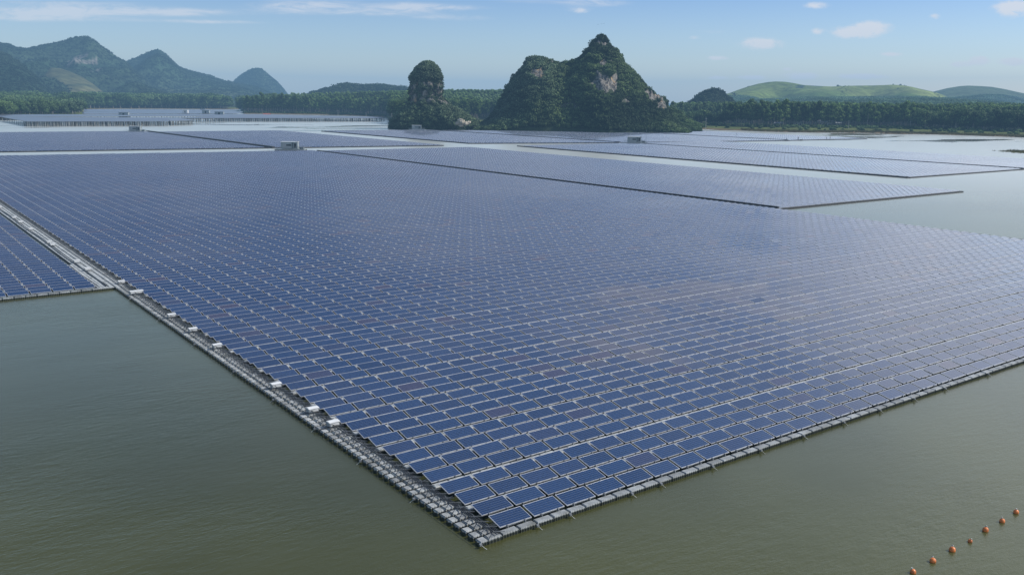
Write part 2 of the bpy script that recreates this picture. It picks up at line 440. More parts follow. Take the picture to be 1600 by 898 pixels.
add_tiles(.97, .46, -.1, .25, np.column_stack([s[sel]-.05, t[sel]-.50]), 0)           # connecting floats, every second gap
add_tiles(.97, .46, -.1, .25, np.column_stack([s[sel]+.96, t[sel]-.50]), 0)
wide = (j_ % 4 == 0) & (j_ > 0)
# edges; the far ones are dark strips, side shade painted in
def edge_along_s(s0, s1, tfun, w=.5, z1=.27, step=1.01, mi=None):
    mi = mi if mi is not None else int(s0 > 100 or tfun(s0) > 200)
    k = np.arange(s0, s1, step); add_tiles(.96, w, -.1, z1, np.column_stack([k, [tfun(x) for x in k]]), mi)
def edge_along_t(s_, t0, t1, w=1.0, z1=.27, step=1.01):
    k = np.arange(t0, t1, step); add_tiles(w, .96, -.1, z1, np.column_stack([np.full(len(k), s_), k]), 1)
edge_along_s(52.5, 118, lambda x: -.56)
edge_along_s(0, 118, lambda x: RAFTS['main'][3](x)+1.2)
edge_along_t(117.3, -.5, 283, .62, .30)
# left walkway beyond the corner of the left raft: a broad deck of floats
for k in np.arange(PAIRS*.615-.56, 296, .615):
    groups_pts = [(-1.47, k)]
kk = np.arange(PAIRS*.615-.56, 296, .615)
add_tiles(.46, .55, -.1, .25, np.column_stack([np.full(len(kk), -1.47), kk])); add_tiles(.78, .55, -.1, .27, np.column_stack([np.full(len(kk), -.98), kk]))
kk = np.arange(66.4, 292, .615)
add_tiles(.46, .55, -.1, .24, np.column_stack([np.full(len(kk), -1.98), kk])); add_tiles(.5, .55, -.1, .24, np.column_stack([np.full(len(kk), -2.52), kk]))
kk = np.arange(66.4, 82, .615)
for off in (-3.06,): add_tiles(.5, .55, -.1, .24, np.column_stack([np.full(len(kk), off), kk]))
edge_along_s(-75, -33.5, lambda x: 66.35)
edge_along_s(118.7, 185.5, lambda x: 74.9); edge_along_t(118.1, 75, 281, .45, .66); edge_along_t(185.5, 75, 281, .6); edge_along_s(118.7, 185.5, lambda x: 280.6)  # raised dark strip at the gap stands in for the raft's side shade
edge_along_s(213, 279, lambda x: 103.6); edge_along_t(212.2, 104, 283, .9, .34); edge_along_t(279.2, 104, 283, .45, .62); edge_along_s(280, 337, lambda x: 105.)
edge_along_t(337., 105, 282, .6)
edge_along_s(0, 111, lambda x: 321.3-.115*x, .8, .36); edge_along_t(112.2, 309, 489, 1.1, .72); edge_along_s(113, 184.5, lambda x: 320.3-.115*x, .8, .36)
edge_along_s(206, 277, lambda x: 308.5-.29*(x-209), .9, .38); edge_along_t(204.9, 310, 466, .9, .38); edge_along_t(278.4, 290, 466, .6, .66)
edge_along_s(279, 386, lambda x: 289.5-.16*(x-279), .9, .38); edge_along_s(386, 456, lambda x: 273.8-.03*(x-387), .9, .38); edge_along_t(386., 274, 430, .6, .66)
Vs, Fs, Ms, off = [], [], [], 0
for V, F_, m_ in groups: Vs.append(V); Fs.append(F_+off); Ms.append(m_); off += len(V)
me = np_mesh('raft_floats', np.vstack(Vs), np.vstack(Fs), ['hdpe_light', 'edge_shade'], np.concatenate(Ms))
tag(link(bpy.data.objects.new('raft_floats', me)), 'grey plastic floats carrying the far rows and shade-painted edges of the rafts', 'floats', kind='stuff')

# --- cable rack along the left walkway: cables, brackets, cross bars
rk = empty('cable_rack', (-.6, 0, 0), 0, 'dark metal cable rack running between the left walkway and the first panels', 'cable rack')
def bracket(b, t, ph):
    b.bar((-.36, t, .26), (-.10, t+.05, .50), .017); b.bar((-.10, t+.05, .50), (.55, t+.02, .34), .016)
    
    if ph: b.bar((-.5, t+.28, .27), (.45, t+.28, .29), .014)
    b.bar((-.10, t+.05, .50), (-.02, t+.0, .2), .013)
    if ph: b.bar((.0, t+.3, .22), (.52, t+.1, .42), .014); b.bar((.15, t+.02, .36), (.30, t+.5, .34), .016)
pts = [-.5+k*.615 for k in range(480)]
for k in range(96):
    b = MB(); bracket(b, pts[k], k % 2); b.build('bracket', ['bracket_steel'], rk)
b = MB()
for k in range(96, 470): bracket(b, pts[k], k % 2)
tag(b.build('bracket_row', ['bracket_steel'], rk), kind='stuff')
for x, z, r in ((-.12, .50, .022), (.08, .36, .03), (.22, .33, .035), (.34, .31, .03), (-.36, .29, .014), (-.84, .28, .014)):
    b = MB(); b.tube([(x+.03*math.sin(t*.31+x*9), t, z-.02*math.sin(t*.9+x*20)**2) for t in np.arange(-.4, 294, 2.1)], r)
    b.build('cable', ['black_cable'], rk)
b = MB()
for t in np.arange(-.2, 292, 1.23):
    b.box(.0, .42, t, t+.42, .12, .20)
b.build('tray', ['hdpe_dark'], rk)
# cables of the left raft
rk2 = empty('cable_run', (-2.2, 66, 0), 0, 'bundle of dark cables lying on the walkway beside the left raft', 'cable')
for x, z, r, a in ((0., .28, .05, 0), (.28, .27, .035, .3), (-.75, .26, .04, .9), (-.6, .27, .03, .2)):
    b = MB(); b.tube([(x+.06*math.sin(t*.21+a)-(a*1.2*math.exp(-((t-9)/6)**2)), t, z) for t in np.arange(1, 226, 1.7)], r)
    b.build('cable', ['black_cable'], rk2)

# --- combiner boxes
def combiner(wide):
    r_ = empty('combiner_box')
    w, d, h = (.66 if not wide else 1.25), .44, .22
    b = MB(); b.box(-w/2, w/2, -d/2, d/2, .36, .36+h); b.build('cabinet', ['box_side'], r_)
    b = MB(); b.box(-w/2-.02, w/2+.02, -d/2-.03, d/2+.02, .36+h+.002, .36+h+.035); b.face([(-w/2-.02, -d/2-.03, .36+h+.036), (w/2+.02, -d/2-.03, .36+h+.036), (w/2+.02, 0, .36+h+.07), (-w/2-.02, 0, .36+h+.07)])
    b.face([(-w/2-.02, 0, .36+h+.07), (w/2+.02, 0, .36+h+.07), (w/2+.02, d/2+.02, .36+h+.036), (-w/2-.02, d/2+.02, .36+h+.036)]); b.build('lid', ['white_box'], r_)
    b = MB(); b.box(-w/2+.06, w/2-.06, -d/2-.012, -d/2-.002, .39, .36+h-.03); b.build('door', ['white_box'], r_)
    for x in (-w/2+.08, w/2-.08):
        for y in (-d/2+.06, d/2-.06): b = MB(); b.box(x-.02, x+.02, y-.02, y+.02, .2, .358); b.build('leg', ['galvanised'], r_)
    return r_
def copy_tree(o, parent=None):
    c = o.copy(); link(c); c.parent = parent
    for ch in o.children: copy_tree(ch, c)
    return c
cb, cbw = combiner(False), combiner(True)
bx = [(16.54, 'nearest white combiner box on the left walkway, closest to the near corner', 0), (19.5, 'second nearest white combiner box on the left walkway', 0),
      (25.5, 'third nearest white combiner box on the left walkway, alone between gaps', 0), (37.5, 'fourth nearest white combiner box on the left walkway', 0),
      (43.6, 'fifth nearest white combiner box on the left walkway', 0), (49.7, 'sixth nearest white combiner box on the left walkway', 0),
      (61.6, 'long white combiner box at the corner of the left raft', 1), (67.6, 'white combiner box just past the long one', 0)]
bx2 = [(77.2, 'nearest combiner box on the left raft side, where the walkway widens'), (83., 'second combiner box on the left raft side walkway'),
       (97.8, 'third combiner box on the left raft side, nearer of a close pair'), (100.2, 'fourth combiner box on the left raft side, farther of a close pair'),
       (114.6, 'fifth combiner box on the left raft side walkway'), (123.6, 'sixth combiner box on the left raft side walkway'),
       (129.8, 'seventh combiner box on the left raft side walkway'), (145.6, 'farthest visible combiner box, at the left picture border')]
used = {0: False, 1: False}
for t, lb, wd in [(a, b_, c_) for a, b_, c_ in bx] + [(a, b_, 0) for a, b_ in bx2]:
    src = cbw if wd else cb
    o = src if not used[wd] else copy_tree(src); used[wd] = True
    o.location = (-.55 if (t, lb) not in bx2 else -1.85, t, -.02); o.rotation_euler = (0, 0, rng.normal(0, .03))
    tag(o, lb, 'combiner box', 'combiner boxes along the walkway')

# --- mooring lines
def mooring(x, y, dx, dy, label, ln=1.5):
    b = MB(); pts = [(0, 0, .16)]
    for k in range(1, 7):
        f_ = k/6; pts.append((dx*f_*ln, dy*f_*ln, .16-.42*f_-.06*math.sin(f_*math.pi)))
    r_ = empty('mooring_line', (x, y, 0), 0, label, 'mooring line', 'mooring lines round the near raft')
    b.tube(pts, .012); b.build('rope', ['rope'], r_)
    c = MB(); c.box(-.06, .06, -.05, .05, .11, .21); c.bar((-.05, 0, .16), (.05, 0, .16), .045, n=8); c.build('shackle', ['galvanised'], r_)
mooring(-1.5, -.62, .55, -.8, 'pale mooring rope at the very tip of the near corner', 1.1)
for n_, s_ in enumerate([1.9, 3.9, 8.0, 10.1, 14.1, 18.2, 22.2, 26.3, 30.3, 34.4, 38.4, 44.5, 50.5]):
    mooring(s_-.15, -.62, .5, -.85, f'pale mooring rope on the front edge, {ordinal(n_+1)} from the near corner', .85)
for n_, t_ in enumerate([5.2, 11., 17., 23.5, 31., 40., 50., 60.]):
    mooring(-1.55, t_, -.9, .1, f'mooring rope on the left walkway edge, {ordinal(n_+1)} from the near corner', .9)
# --- buoys
def buoy_mb(r):
    b = MB(); n, m_ = 14, 9
    def pt(i, j): a = 2*math.pi*i/n; e = math.pi*j/m_; k = 1+.04*math.cos(e*2); return (r*k*math.sin(e)*math.cos(a), r*k*math.sin(e)*math.sin(a), r*math.cos(e))
    for j in range(m_):
        for i in range(n): b.face([pt(i, j), pt(i, j+1), pt(i+1, j+1), pt(i+1, j)])
    return b
bm1 = buoy_mb(.135).mesh('buoy_ball', ['buoy_orange'], True)
bme = MB(); bme.bar((0, 0, .14), (0, 0, .20), .035, n=8); bme.bar((-.04, 0, .19), (.04, 0, .19), .015); bme = bme.mesh('buoy_eye', ['rope'])
bl = ['farthest orange buoy at the right picture border', 'orange buoy second from the right border', 'orange buoy third from the right border', 'smallest orange buoy, in the middle of the line',
      'largest orange buoy, third from the nearest end', 'orange buoy second from the nearest end', 'nearest orange buoy at the bottom of the picture']
for k, (s_, t_) in enumerate([(22.24, -12.87), (20.66, -12.95), (19.04, -12.95), (17.35, -13.08), (15.82, -13.05), (14.14, -13.07), (12.52, -13.08)]):
    sc = (1., 1., 1.08, .78, 1.12, 1.06, .98)[k]
    r_ = empty('mooring_buoy', (s_, t_, .05*sc), rng.random()*6, bl[k], 'buoy', 'orange buoys in a line'); r_.rotation_euler = (rng.normal(0, .25), rng.normal(0, .25), 0); r_.scale = (sc,)*3
    o = bpy.data.objects.new('ball', bm1); link(o); o.parent = r_; o = bpy.data.objects.new('eye', bme); link(o); o.parent = r_
b = MB(); b.tube([(11+.55*k, -13.05+.04*math.sin(k), -.05-.03*math.sin(k*1.4)**2) for k in range(28)], .012)
tag(b.build('buoy_rope', ['rope']), 'thin rope linking the orange buoys just under the surface', 'rope')

# ------------------------------------------------------------------ inverter platforms
def platform(px_, py_, sc, label, mast=False, w=6.1):
    g = gw(px_, py_); r_ = empty('inverter_platform', (g[0], g[1], 0), -(math.pi/2-YAW)+.02, label, 'platform', 'floating inverter platforms'); r_.scale = (sc,)*3
    b = MB(); b.box(-5.6, 5.4, -2.6, 2.6, .55, .72); b.build('deck', ['container_grey'], r_)
    b = MB()
    for x in np.arange(-5.5, 5.2, 1.0):
        for y in (-2.6, -.4, 1.8): b.box(x, x+.9, y, y+.8, -.2, .548)
    b.build('pontoons', ['hdpe_dark'], r_)
    b = MB(); b.box(-w/2+.6-1, w/2-1+.6, -1.3, 1.3, .85, 3.35); b.build('cabinet', ['container_grey'], r_)
    b = MB(); b.box(-w/2-.6, w/2-.2, -1.5, 1.5, 3.352, 3.45)
    b.build('roof', ['white_box'], r_)
    for x, x2, z1, z2, mt in ((-2.7, -1.6, 1., 3., 'box_side'), (-1.45, .35, 1.2, 1.7, 'box_side'), (-1.45, .35, 1.95, 2.45, 'window_dark'), (.55, 1.2, 1.0, 3.1, 'container_dark'), (1.4, 2.2, 1.2, 2.8, 'window_dark')):
        b = MB(); b.box(x, x2, -1.36, -1.302, z1, z2); b.build('vent_panel' if 'dark' in mt else 'door', [mt], r_)
    b = MB()
    for x in np.arange(-5.5, 5.5, 1.1):
        for y in (-2.5, 2.5): b.bar((x, y, .72), (x, y, 1.75), .03)
    for y in (-2.5, 2.5): b.bar((-5.5, y, 1.75), (5.4, y, 1.75), .03); b.bar((-5.5, y, 1.25), (5.4, y, 1.25), .02)
    b.build('railing', ['galvanised'], r_)
    b = MB(); b.bar((2.8, -1.4, .72), (2.8, -1.4, 3.6), .05); b.bar((2.8, 1.4, .72), (2.8, 1.4, 3.6), .05); b.bar((1.9, -1.4, 3.5), (2.8, -1.4, 3.5), .04); b.bar((2.8, -1.4, 3.5), (2.8, 1.4, 3.5), .04)
    b.build('cable_gantry', ['galvanised'], r_)
    b = MB(); b.box(3.3, 4.7, -1., 1., .722, 1.5); b.build('transformer', ['container_dark'], r_)
    b = MB(); b.face([(-5.6, -1, .72), (-5.6, .2, .72), (-8.4, .2, .12), (-8.4, -1, .12)]); b.box(-11., -8.4, -1., .2, -.1, .14); b.build('gangway', ['white_box'], r_)
    if mast: b = MB(); b.bar((5.2, 0, .7), (5.2, 0, 6.8), .06); b.build('mast', ['galvanised'], r_)
platform(455, 236, 1.0, 'floating grey inverter container on its platform behind the near raft')
platform(213, 207, .95, 'small floating inverter platform in front of the stilted panels at left')
platform(652, 204, .95, 'floating inverter platform in front of the tree covered rock island')
platform(992, 225, 1.0, 'floating inverter container with a thin mast, right of centre', True)
platform(906, 203, .95, 'distant floating inverter hut below the large rock hill')

# ------------------------------------------------------------------ people and boats
def person(px_, py_, label, shirt, sc=1., pose=0):
    g = gw(px_, py_, .3)
    me = bpy.data.meshes.new('body')
    V = [(0, 0, .95), (0, 0, 1.15), (0, 0, 1.42), (0, 0, 1.52), (0, .01, 1.66), (-.10, 0, .9), (-.12, .02, .5), (-.12, -.02, .08), (-.12, .12, .03), (.10, 0, .9), (.13, -.04, .5), (.14, -.1, .08), (.14, .04, .03),
         (-.19, 0, 1.42), (-.25, 0, 1.14), (-.24, .10, .9), (-.24, .13, .80), (.19, 0, 1.42), (.27, .05, 1.16), (.26, .2, .98), (.26, .25, .92)]
    E_ = [(0, 1), (1, 2), (2, 3), (3, 4), (0, 5), (5, 6), (6, 7), (7, 8), (0, 9), (9, 10), (10, 11), (11, 12), (2, 13), (13, 14), (14, 15), (15, 16), (2, 17), (17, 18), (18, 19), (19, 20)]
    for side, (bx_, by, bz) in ((-1, V[16]), (1, V[20])):
        for q in range(5):
            V.append((bx_+side*.0+(q-2)*.017, by+.05+(.02 if q in (1, 2) else 0), bz-.06+(.03 if q == 4 else 0))); E_.append((16 if side < 0 else 20, len(V)-1))
    me.from_pydata(V, E_, [])
    o = bpy.data.objects.new('person', me); link(o)
    md = o.modifiers.new('skin', 'SKIN'); rad = [.15, .14, .15, .06, .105, .10, .07, .05, .045, .10, .07, .05, .045, .07, .05, .04, .035, .07, .05, .04, .035]+[.012]*10
    for d_, r0 in zip(me.skin_vertices[0].data, rad): d_.radius = (r0, r0*.8)
    me.skin_vertices[0].data[0].use_root = True
    o.modifiers.new('sub', 'SUBSURF').levels = 1
    me.materials.append(MATS[shirt])
    o.location = (g[0], g[1], .28); o.scale = (sc,)*3; o.rotation_euler = (0, 0, rng.random()*6)
    tag(o, label, 'person')
    b = MB(); b.bar((0, .01, 1.70), (0, .01, 1.74), .16, 0, 10, .15); b.bar((0, .01, 1.74), (0, .01, 1.82), .10, 0, 10, .06); h_ = b.build('hat', ['cloth_orange' if shirt != 'cloth_orange' else 'white_box'], o)
person(1247, 219, 'person in dark clothes standing beside the moored work boat', 'cloth_dark')
person(1291.5, 218, 'left person of two standing farther along the raft edge', 'cloth_dark', .95)
person(1297, 218, 'right person of two standing farther along the raft edge', 'cloth_dark', .95)
person(1151, 212, 'lone person standing among the panels of the far right raft', 'cloth_dark')
def boat(px_, py_, sc, label, n=2):
    g = gw(px_, py_); r_ = empty('work_boat', (g[0], g[1]-1.2, 0), -.95 if n else .3, label, 'boat'); r_.scale = (sc,)*3
    b = MB(); st = [(-3, .75, .35), (-2.2, .85, .32), (0, .95, .3), (2, .8, .36), (3.2, .25, .55), (3.5, .03, .62)]
    for (x, w, z), (x2, w2, z2) in zip(st[:-1], st[1:]):
        for sgn in (-1, 1):
            b.face([(x, sgn*w*.7, -.12), (x2, sgn*w2*.6, -.10), (x2, sgn*w2, z2), (x, sgn*w, z)])
            b.face([(x, sgn*w, z), (x2, sgn*w2, z2), (x2, sgn*(w2*.9), z2-.02), (x, sgn*(w*.9), z-.02)])
        b.face([(x, -w*.85, .02), (x2, -w2*.85, .02), (x2, w2*.85, .02), (x, w*.85, .02)])
    b.face([(-3, -.75, .35), (-3, .75, .35), (-3, .52, -.12), (-3, -.52, -.12)]); b.build('hull', ['wood_dark'], r_)
    for x in (-1.6, 0, 1.5): b = MB(); b.box(x-.15, x+.15, -.8, .8, .2, .27); b.build('seat', ['wood_dark'], r_)
    b = MB(); b.box(-3.3, -3.02, -.18, .18, .0, .85); b.build('motor', ['container_dark'], r_)
boat(1238, 219.5, 1.25, 'long dark work boat moored at the front edge of a far raft')
boat(400, 194.8, .55, 'tiny dark boat alone on the open water at left', 0)
# three birds over the summit
for k, (x, y) in enumerate(((940, 38), (943.5, 37.5), (934.5, 39))):
    p_ = to_world(at_depth(x, y, 560))[0]
    b = MB(); b.face([(-.25, -.05, 0), (.25, -.07, 0), (.35, 0, 0), (.25, .07, 0), (-.25, .05, 0)])
    for s_ in (-1, 1): b.face([(.12, s_*.05, 0), (-.1, s_*.05, 0), (-.16, s_*.4, .12), (.06, s_*.42, .13)]); b.face([(.06, s_*.42, .13), (-.16, s_*.4, .12), (-.12, s_*.8, .02)])
    tag(b.build('bird', ['bird_black'], None, p_), ('dark bird gliding above the summit, middle of three', 'dark bird above the summit, right of three', 'dark bird above the summit, left of three')[k], 'bird', 'birds above the summit')

# ------------------------------------------------------------------ water, terrain
me = bpy.data.meshes.new('lake')
n = 96; vs = [(CAMW[0], CAMW[1], 0)]
for r in (400, 1500, 9000):
    vs += [(CAMW[0]+r*math.cos(2*math.pi*k/n), CAMW[1]+r*math.sin(2*math.pi*k/n), 0) for k in range(n)]
fs = [(0, 1+k, 1+(k+1) % n) for k in range(n)]
for a in range(2): fs += [(1+a*n+k, 1+(a+1)*n+k, 1+(a+1)*n+(k+1) % n, 1+a*n+(k+1) % n) for k in range(n)]
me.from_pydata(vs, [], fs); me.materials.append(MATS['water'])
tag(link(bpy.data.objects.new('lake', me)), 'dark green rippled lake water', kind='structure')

# shoreline: pixel -> u, depth
shore = [(-900, 200), (-400, 196), (-60, 189), (3, 185.5), (30, 183), (100, 181.5), (128, 180), (131, 171), (180, 170), (240, 170), (376, 171), (380, 178), (440, 178.5), (530, 180), (604, 183), (612, 195),
         (640, 198.4), (660, 198.4), (690, 197.8), (745, 196.5), (752, 193.5), (770, 194.5), (785, 198), (830, 202), (900, 203), (1000, 202.5), (1080, 201.5), (1150, 204), (1200, 206), (1260, 207.4), (1330, 207.6),
         (1400, 209), (1500, 211.5), (1600, 215), (1700, 219), (2000, 226), (2600, 240)]
su, sy = [], []
for x, y in shore: g = ground(x, y); su.append(g[0]/g[1]); sy.append(g[1])
su, sy = np.array(su), np.array(sy)
def shore_y(u): return np.interp(u, su, sy)
# top of the ground behind: (pixel x, pixel y of tree tops, depth, tree height)
ridge = [(-900, 146, 1100, 14), (-200, 140, 1150, 14), (0, 141, 1250, 14), (60, 143, 1300, 14), (130, 149.5, 1700, 13), (200, 152, 1750, 12), (300, 152.5, 1700, 12), (378, 153.5, 1300, 13),
         (400, 153, 1250, 13), (425, 149.5, 1180, 13), (470, 149, 1150, 13), (520, 147.8, 1150, 13), (600, 146.5, 1150, 13), (640, 146.2, 1150, 13), (700, 144.3, 1150, 13), (780, 143.8, 1150, 13), (900, 150, 1200, 13), (1045, 161, 1400, 12),
         (1100, 159, 1400, 12), (1150, 154.5, 1500, 12), (1200, 151.5, 1500, 12), (1260, 149, 1500, 12), (1380, 148.5, 1500, 12), (1440, 148.5, 1450, 12), (1480, 150.5, 1400, 12), (1520, 153.5, 1350, 12), (1560, 157, 1300, 12),
         (1600, 160.5, 1250, 12), (1800, 163, 1200, 12), (2600, 172, 1200, 12)]
ru, rz, ry = [], [], []
for x, y, Y, th in ridge: q = at_depth(x, y, Y); ru.append(q[0]/Y); rz.append(q[2]-th); ry.append(Y)
ru, rz, ry = map(np.array, (ru, rz, ry))
def vnoise(x, y, sc, seed=0):
    out = 0; a = 1.
    for k in range(4):
        f_ = sc*2**k; out = out + a*(np.sin(x*f_*1.3+seed+k*1.7+1.9*np.sin(y*f_*.8+k))*np.sin(y*f_*1.1-seed*.7+k*2.3+1.6*np.sin(x*f_*.9+2*k))); a *= .5
    return out
def terrain_h(X, Y):
    u = X/np.maximum(Y, 1); ys = shore_y(u); d = Y-ys
    zr = np.interp(u, ru, rz); yr = np.interp(u, ru, ry)
    bank = np.clip(d/6, -1, 1)*.5 + np.clip(d/60, 0, 1)*1.4
    f_ = np.clip((d-70)/np.maximum(yr-ys-70, 50), 0, 1); f_ = f_*f_*(3-2*f_)
    back = np.clip((Y-yr)/1500, 0, 1)
    h = bank + (zr-2)*f_*(1-.55*back) + .8*vnoise(X, Y, .01)*np.clip((d-30)/200, 0, 1)
    h = np.where(d < 0, np.maximum(-2.5, d*.08), h)
    return h
us = np.concatenate([np.linspace(-1.6, -.62, 30)[:-1], np.linspace(-.62, .62, 760), np.linspace(.62, 1.6, 30)[1:]])
ds = np.concatenate([[-60, -20, -8], np.arange(0, 120, 5), np.arange(120, 400, 14), np.arange(400, 1200, 28), [1300, 1500, 1900, 2500, 3500, 5000, 8000]])
Ug, Dg = np.meshgrid(us, ds, indexing='ij'); Yg = shore_y(Ug)+Dg; Xg = Ug*Yg; Zg = terrain_h(Xg, Yg)
nu, nd = Ug.shape; idx = np.arange(nu*nd).reshape(nu, nd)
Fq = np.stack([idx[:-1, :-1], idx[1:, :-1], idx[1:, 1:], idx[:-1, 1:]], -1).reshape(-1, 4)
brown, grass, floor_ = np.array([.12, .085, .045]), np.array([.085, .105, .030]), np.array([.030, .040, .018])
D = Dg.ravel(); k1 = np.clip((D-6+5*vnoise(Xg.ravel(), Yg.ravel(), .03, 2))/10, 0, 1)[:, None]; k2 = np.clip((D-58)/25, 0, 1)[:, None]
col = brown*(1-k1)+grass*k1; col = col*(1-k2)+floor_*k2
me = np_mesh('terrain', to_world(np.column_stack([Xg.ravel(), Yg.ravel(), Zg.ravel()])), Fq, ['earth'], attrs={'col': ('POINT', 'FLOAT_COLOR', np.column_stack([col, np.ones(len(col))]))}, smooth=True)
tag(link(bpy.data.objects.new('terrain', me)), 'grassy and muddy lake shore with land behind', kind='structure')

# ------------------------------------------------------------------ vegetation prototypes and scattering
def leaf_cloud(blobs, nleaf, size, rs, flat=.6):
    """many small leaf-clump quads spread through overlapping lobes"""
    V, S = [], []
    for (cx, cy, cz, rx, rz_) in blobs:
        dark = rs.normal()*.12
        for k in range(nleaf):
            d = rs.normal(size=3); d /= np.linalg.norm(d); rr = rs.uniform(.62, 1.08)
            c = np.array([cx+d[0]*rx*rr, cy+d[1]*rx*rr, cz+d[2]*rz_*rr])
            nrm = d*1.0 + rs.normal(size=3)*.5 + np.array([0, 0, .45]); nrm /= np.linalg.norm(nrm)
            a = np.cross(nrm, rs.normal(size=3)); a /= np.linalg.norm(a); b_ = np.cross(nrm, a); sz = size*rs.uniform(.6, 1.35)
            q = [c-a*sz-b_*sz*.7, c+a*sz-b_*sz*flat, c+a*sz*.8+b_*sz*.8, c-a*sz*.9+b_*sz*.6]
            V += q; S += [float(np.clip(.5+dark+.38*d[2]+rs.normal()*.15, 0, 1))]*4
    V = np.array(V); Fq = np.arange(len(V)).reshape(-1, 4); return V, Fq, np.array(S)
def cloud_mesh(name, blobs, nleaf, size, seed, mat):
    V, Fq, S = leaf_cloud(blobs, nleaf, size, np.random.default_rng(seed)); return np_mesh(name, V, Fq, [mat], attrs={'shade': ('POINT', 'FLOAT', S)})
def trunk_mb(h, r, limbs=(), n=6):
    b = MB(); b.bar((0, 0, 0), (.01, 0, h*.5), r, 0, n, r*.7); b.bar((.01, 0, h*.5), (0, .02, h), r*.7, 0, n, r*.25)
    for (z0, x, y, z) in limbs: b.bar((0, 0, z0), (x, y, z), r*.4, 0, 4, r*.12)
    return b
def eucalypt(seed, lo=.38, w=.15):
    rs = np.random.default_rng(seed); blobs = []
    for k in range(9):
        z = lo+(1-lo-.08)*(k/8.); a = rs.random()*6.3; rr = w*.65*(1-.5*(k/8.))
        blobs.append((math.cos(a)*rr, math.sin(a)*rr, z, w*(.9-.35*k/8)*rs.uniform(.75, 1.1), .075*rs.uniform(.8, 1.3)))
    limbs = [(z-.12, x, y, z) for (x, y, z, *_ ) in blobs[:6]]
    return blobs, limbs
def broad(seed):
    rs = np.random.default_rng(seed); blobs = [(0, 0, .62, .33, .27)]
    for k in range(8):
        a = rs.random()*6.3; rr = rs.uniform(.15, .38); blobs.append((math.cos(a)*rr, math.sin(a)*rr, rs.uniform(.32, .8), rs.uniform(.16, .26), rs.uniform(.12, .2)))
    return blobs, [(.2, b_[0], b_[1], b_[2]) for b_ in blobs[1:6]]
PROTO = {}
def proto_col(name, meshes):
    c = bpy.data.collections.new(name)
    for k, me_ in enumerate(meshes): c.objects.link(bpy.data.objects.new(f'{name}_source', me_))
    PROTO[name] = c
def joined_tree(seed, kind, mat, nleaf, size):
    blobs, limbs = (eucalypt if kind == 'e' else broad)(seed)
    V, Fq, S = leaf_cloud(blobs, nleaf, size, np.random.default_rng(seed+50))
    tb = trunk_mb(.85 if kind == 'e' else .6, .011 if kind == 'e' else .03, limbs)
    tf = [f_ for f_ in tb.f if len(f_) == 4]; tv = np.array(tb.v)
    V2 = np.vstack([V, tv]); F2 = np.vstack([Fq, np.array(tf)+len(V)]); mi = np.array([0]*len(Fq)+[1]*len(tf))
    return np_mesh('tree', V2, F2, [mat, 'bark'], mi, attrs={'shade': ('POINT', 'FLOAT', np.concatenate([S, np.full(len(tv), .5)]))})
proto_col('plantation', [joined_tree(10+k, 'e', 'leaf_plantation', 70, .021) for k in range(4)])
proto_col('wood', [joined_tree(30+k, 'b', 'leaf_dark', 85, .038) for k in range(3)])
proto_col('pale', [joined_tree(60+k, 'e', 'leaf_pale', 26, .040) for k in range(2)])
def tuft(seed, mat, n=34):
    rs = np.random.default_rng(seed); blobs = [(rs.normal()*.25, rs.normal()*.25, .35+rs.normal()*.15, rs.uniform(.45, .7), rs.uniform(.4, .62)) for _ in range(5)]
    return cloud_mesh('shrub', blobs, n, .135, seed+5, mat)
proto_col('karst_shrub', [tuft(100+k, 'leaf_karst') for k in range(4)])
proto_col('far_shrub', [tuft(120+k, 'leaf_far', 12) for k in range(3)])
proto_col('pale_shrub', [tuft(160+k, 'leaf_pale', 16) for k in range(3)])
proto_col('green_shrub', [tuft(140+k, 'leaf_dark') for k in range(3)])
def reed_mesh(seed):
    rs = np.random.default_rng(seed); V = []
    for k in range(50):
        x, y = rs.normal(size=2)*.5; a = rs.random()*6.3; h_ = rs.uniform(.5, 1.1); dx, dy = math.cos(a)*.05, math.sin(a)*.05; lx, ly = rs.normal(size=2)*.2
        V += [(x-dx, y-dy, 0), (x+dx, y+dy, 0), (x+dx*.3+lx, y+dy*.3+ly, h_), (x-dx*.3+lx, y-dy*.3+ly, h_)]
    return np_mesh('reed', V, np.arange(len(V)).reshape(-1, 4), ['reed'], attrs={'shade': ('POINT', 'FLOAT', np.tile([.2, .2, .8, .8], 50))})
proto_col('reeds', [reed_mesh(200), reed_mesh(201)])
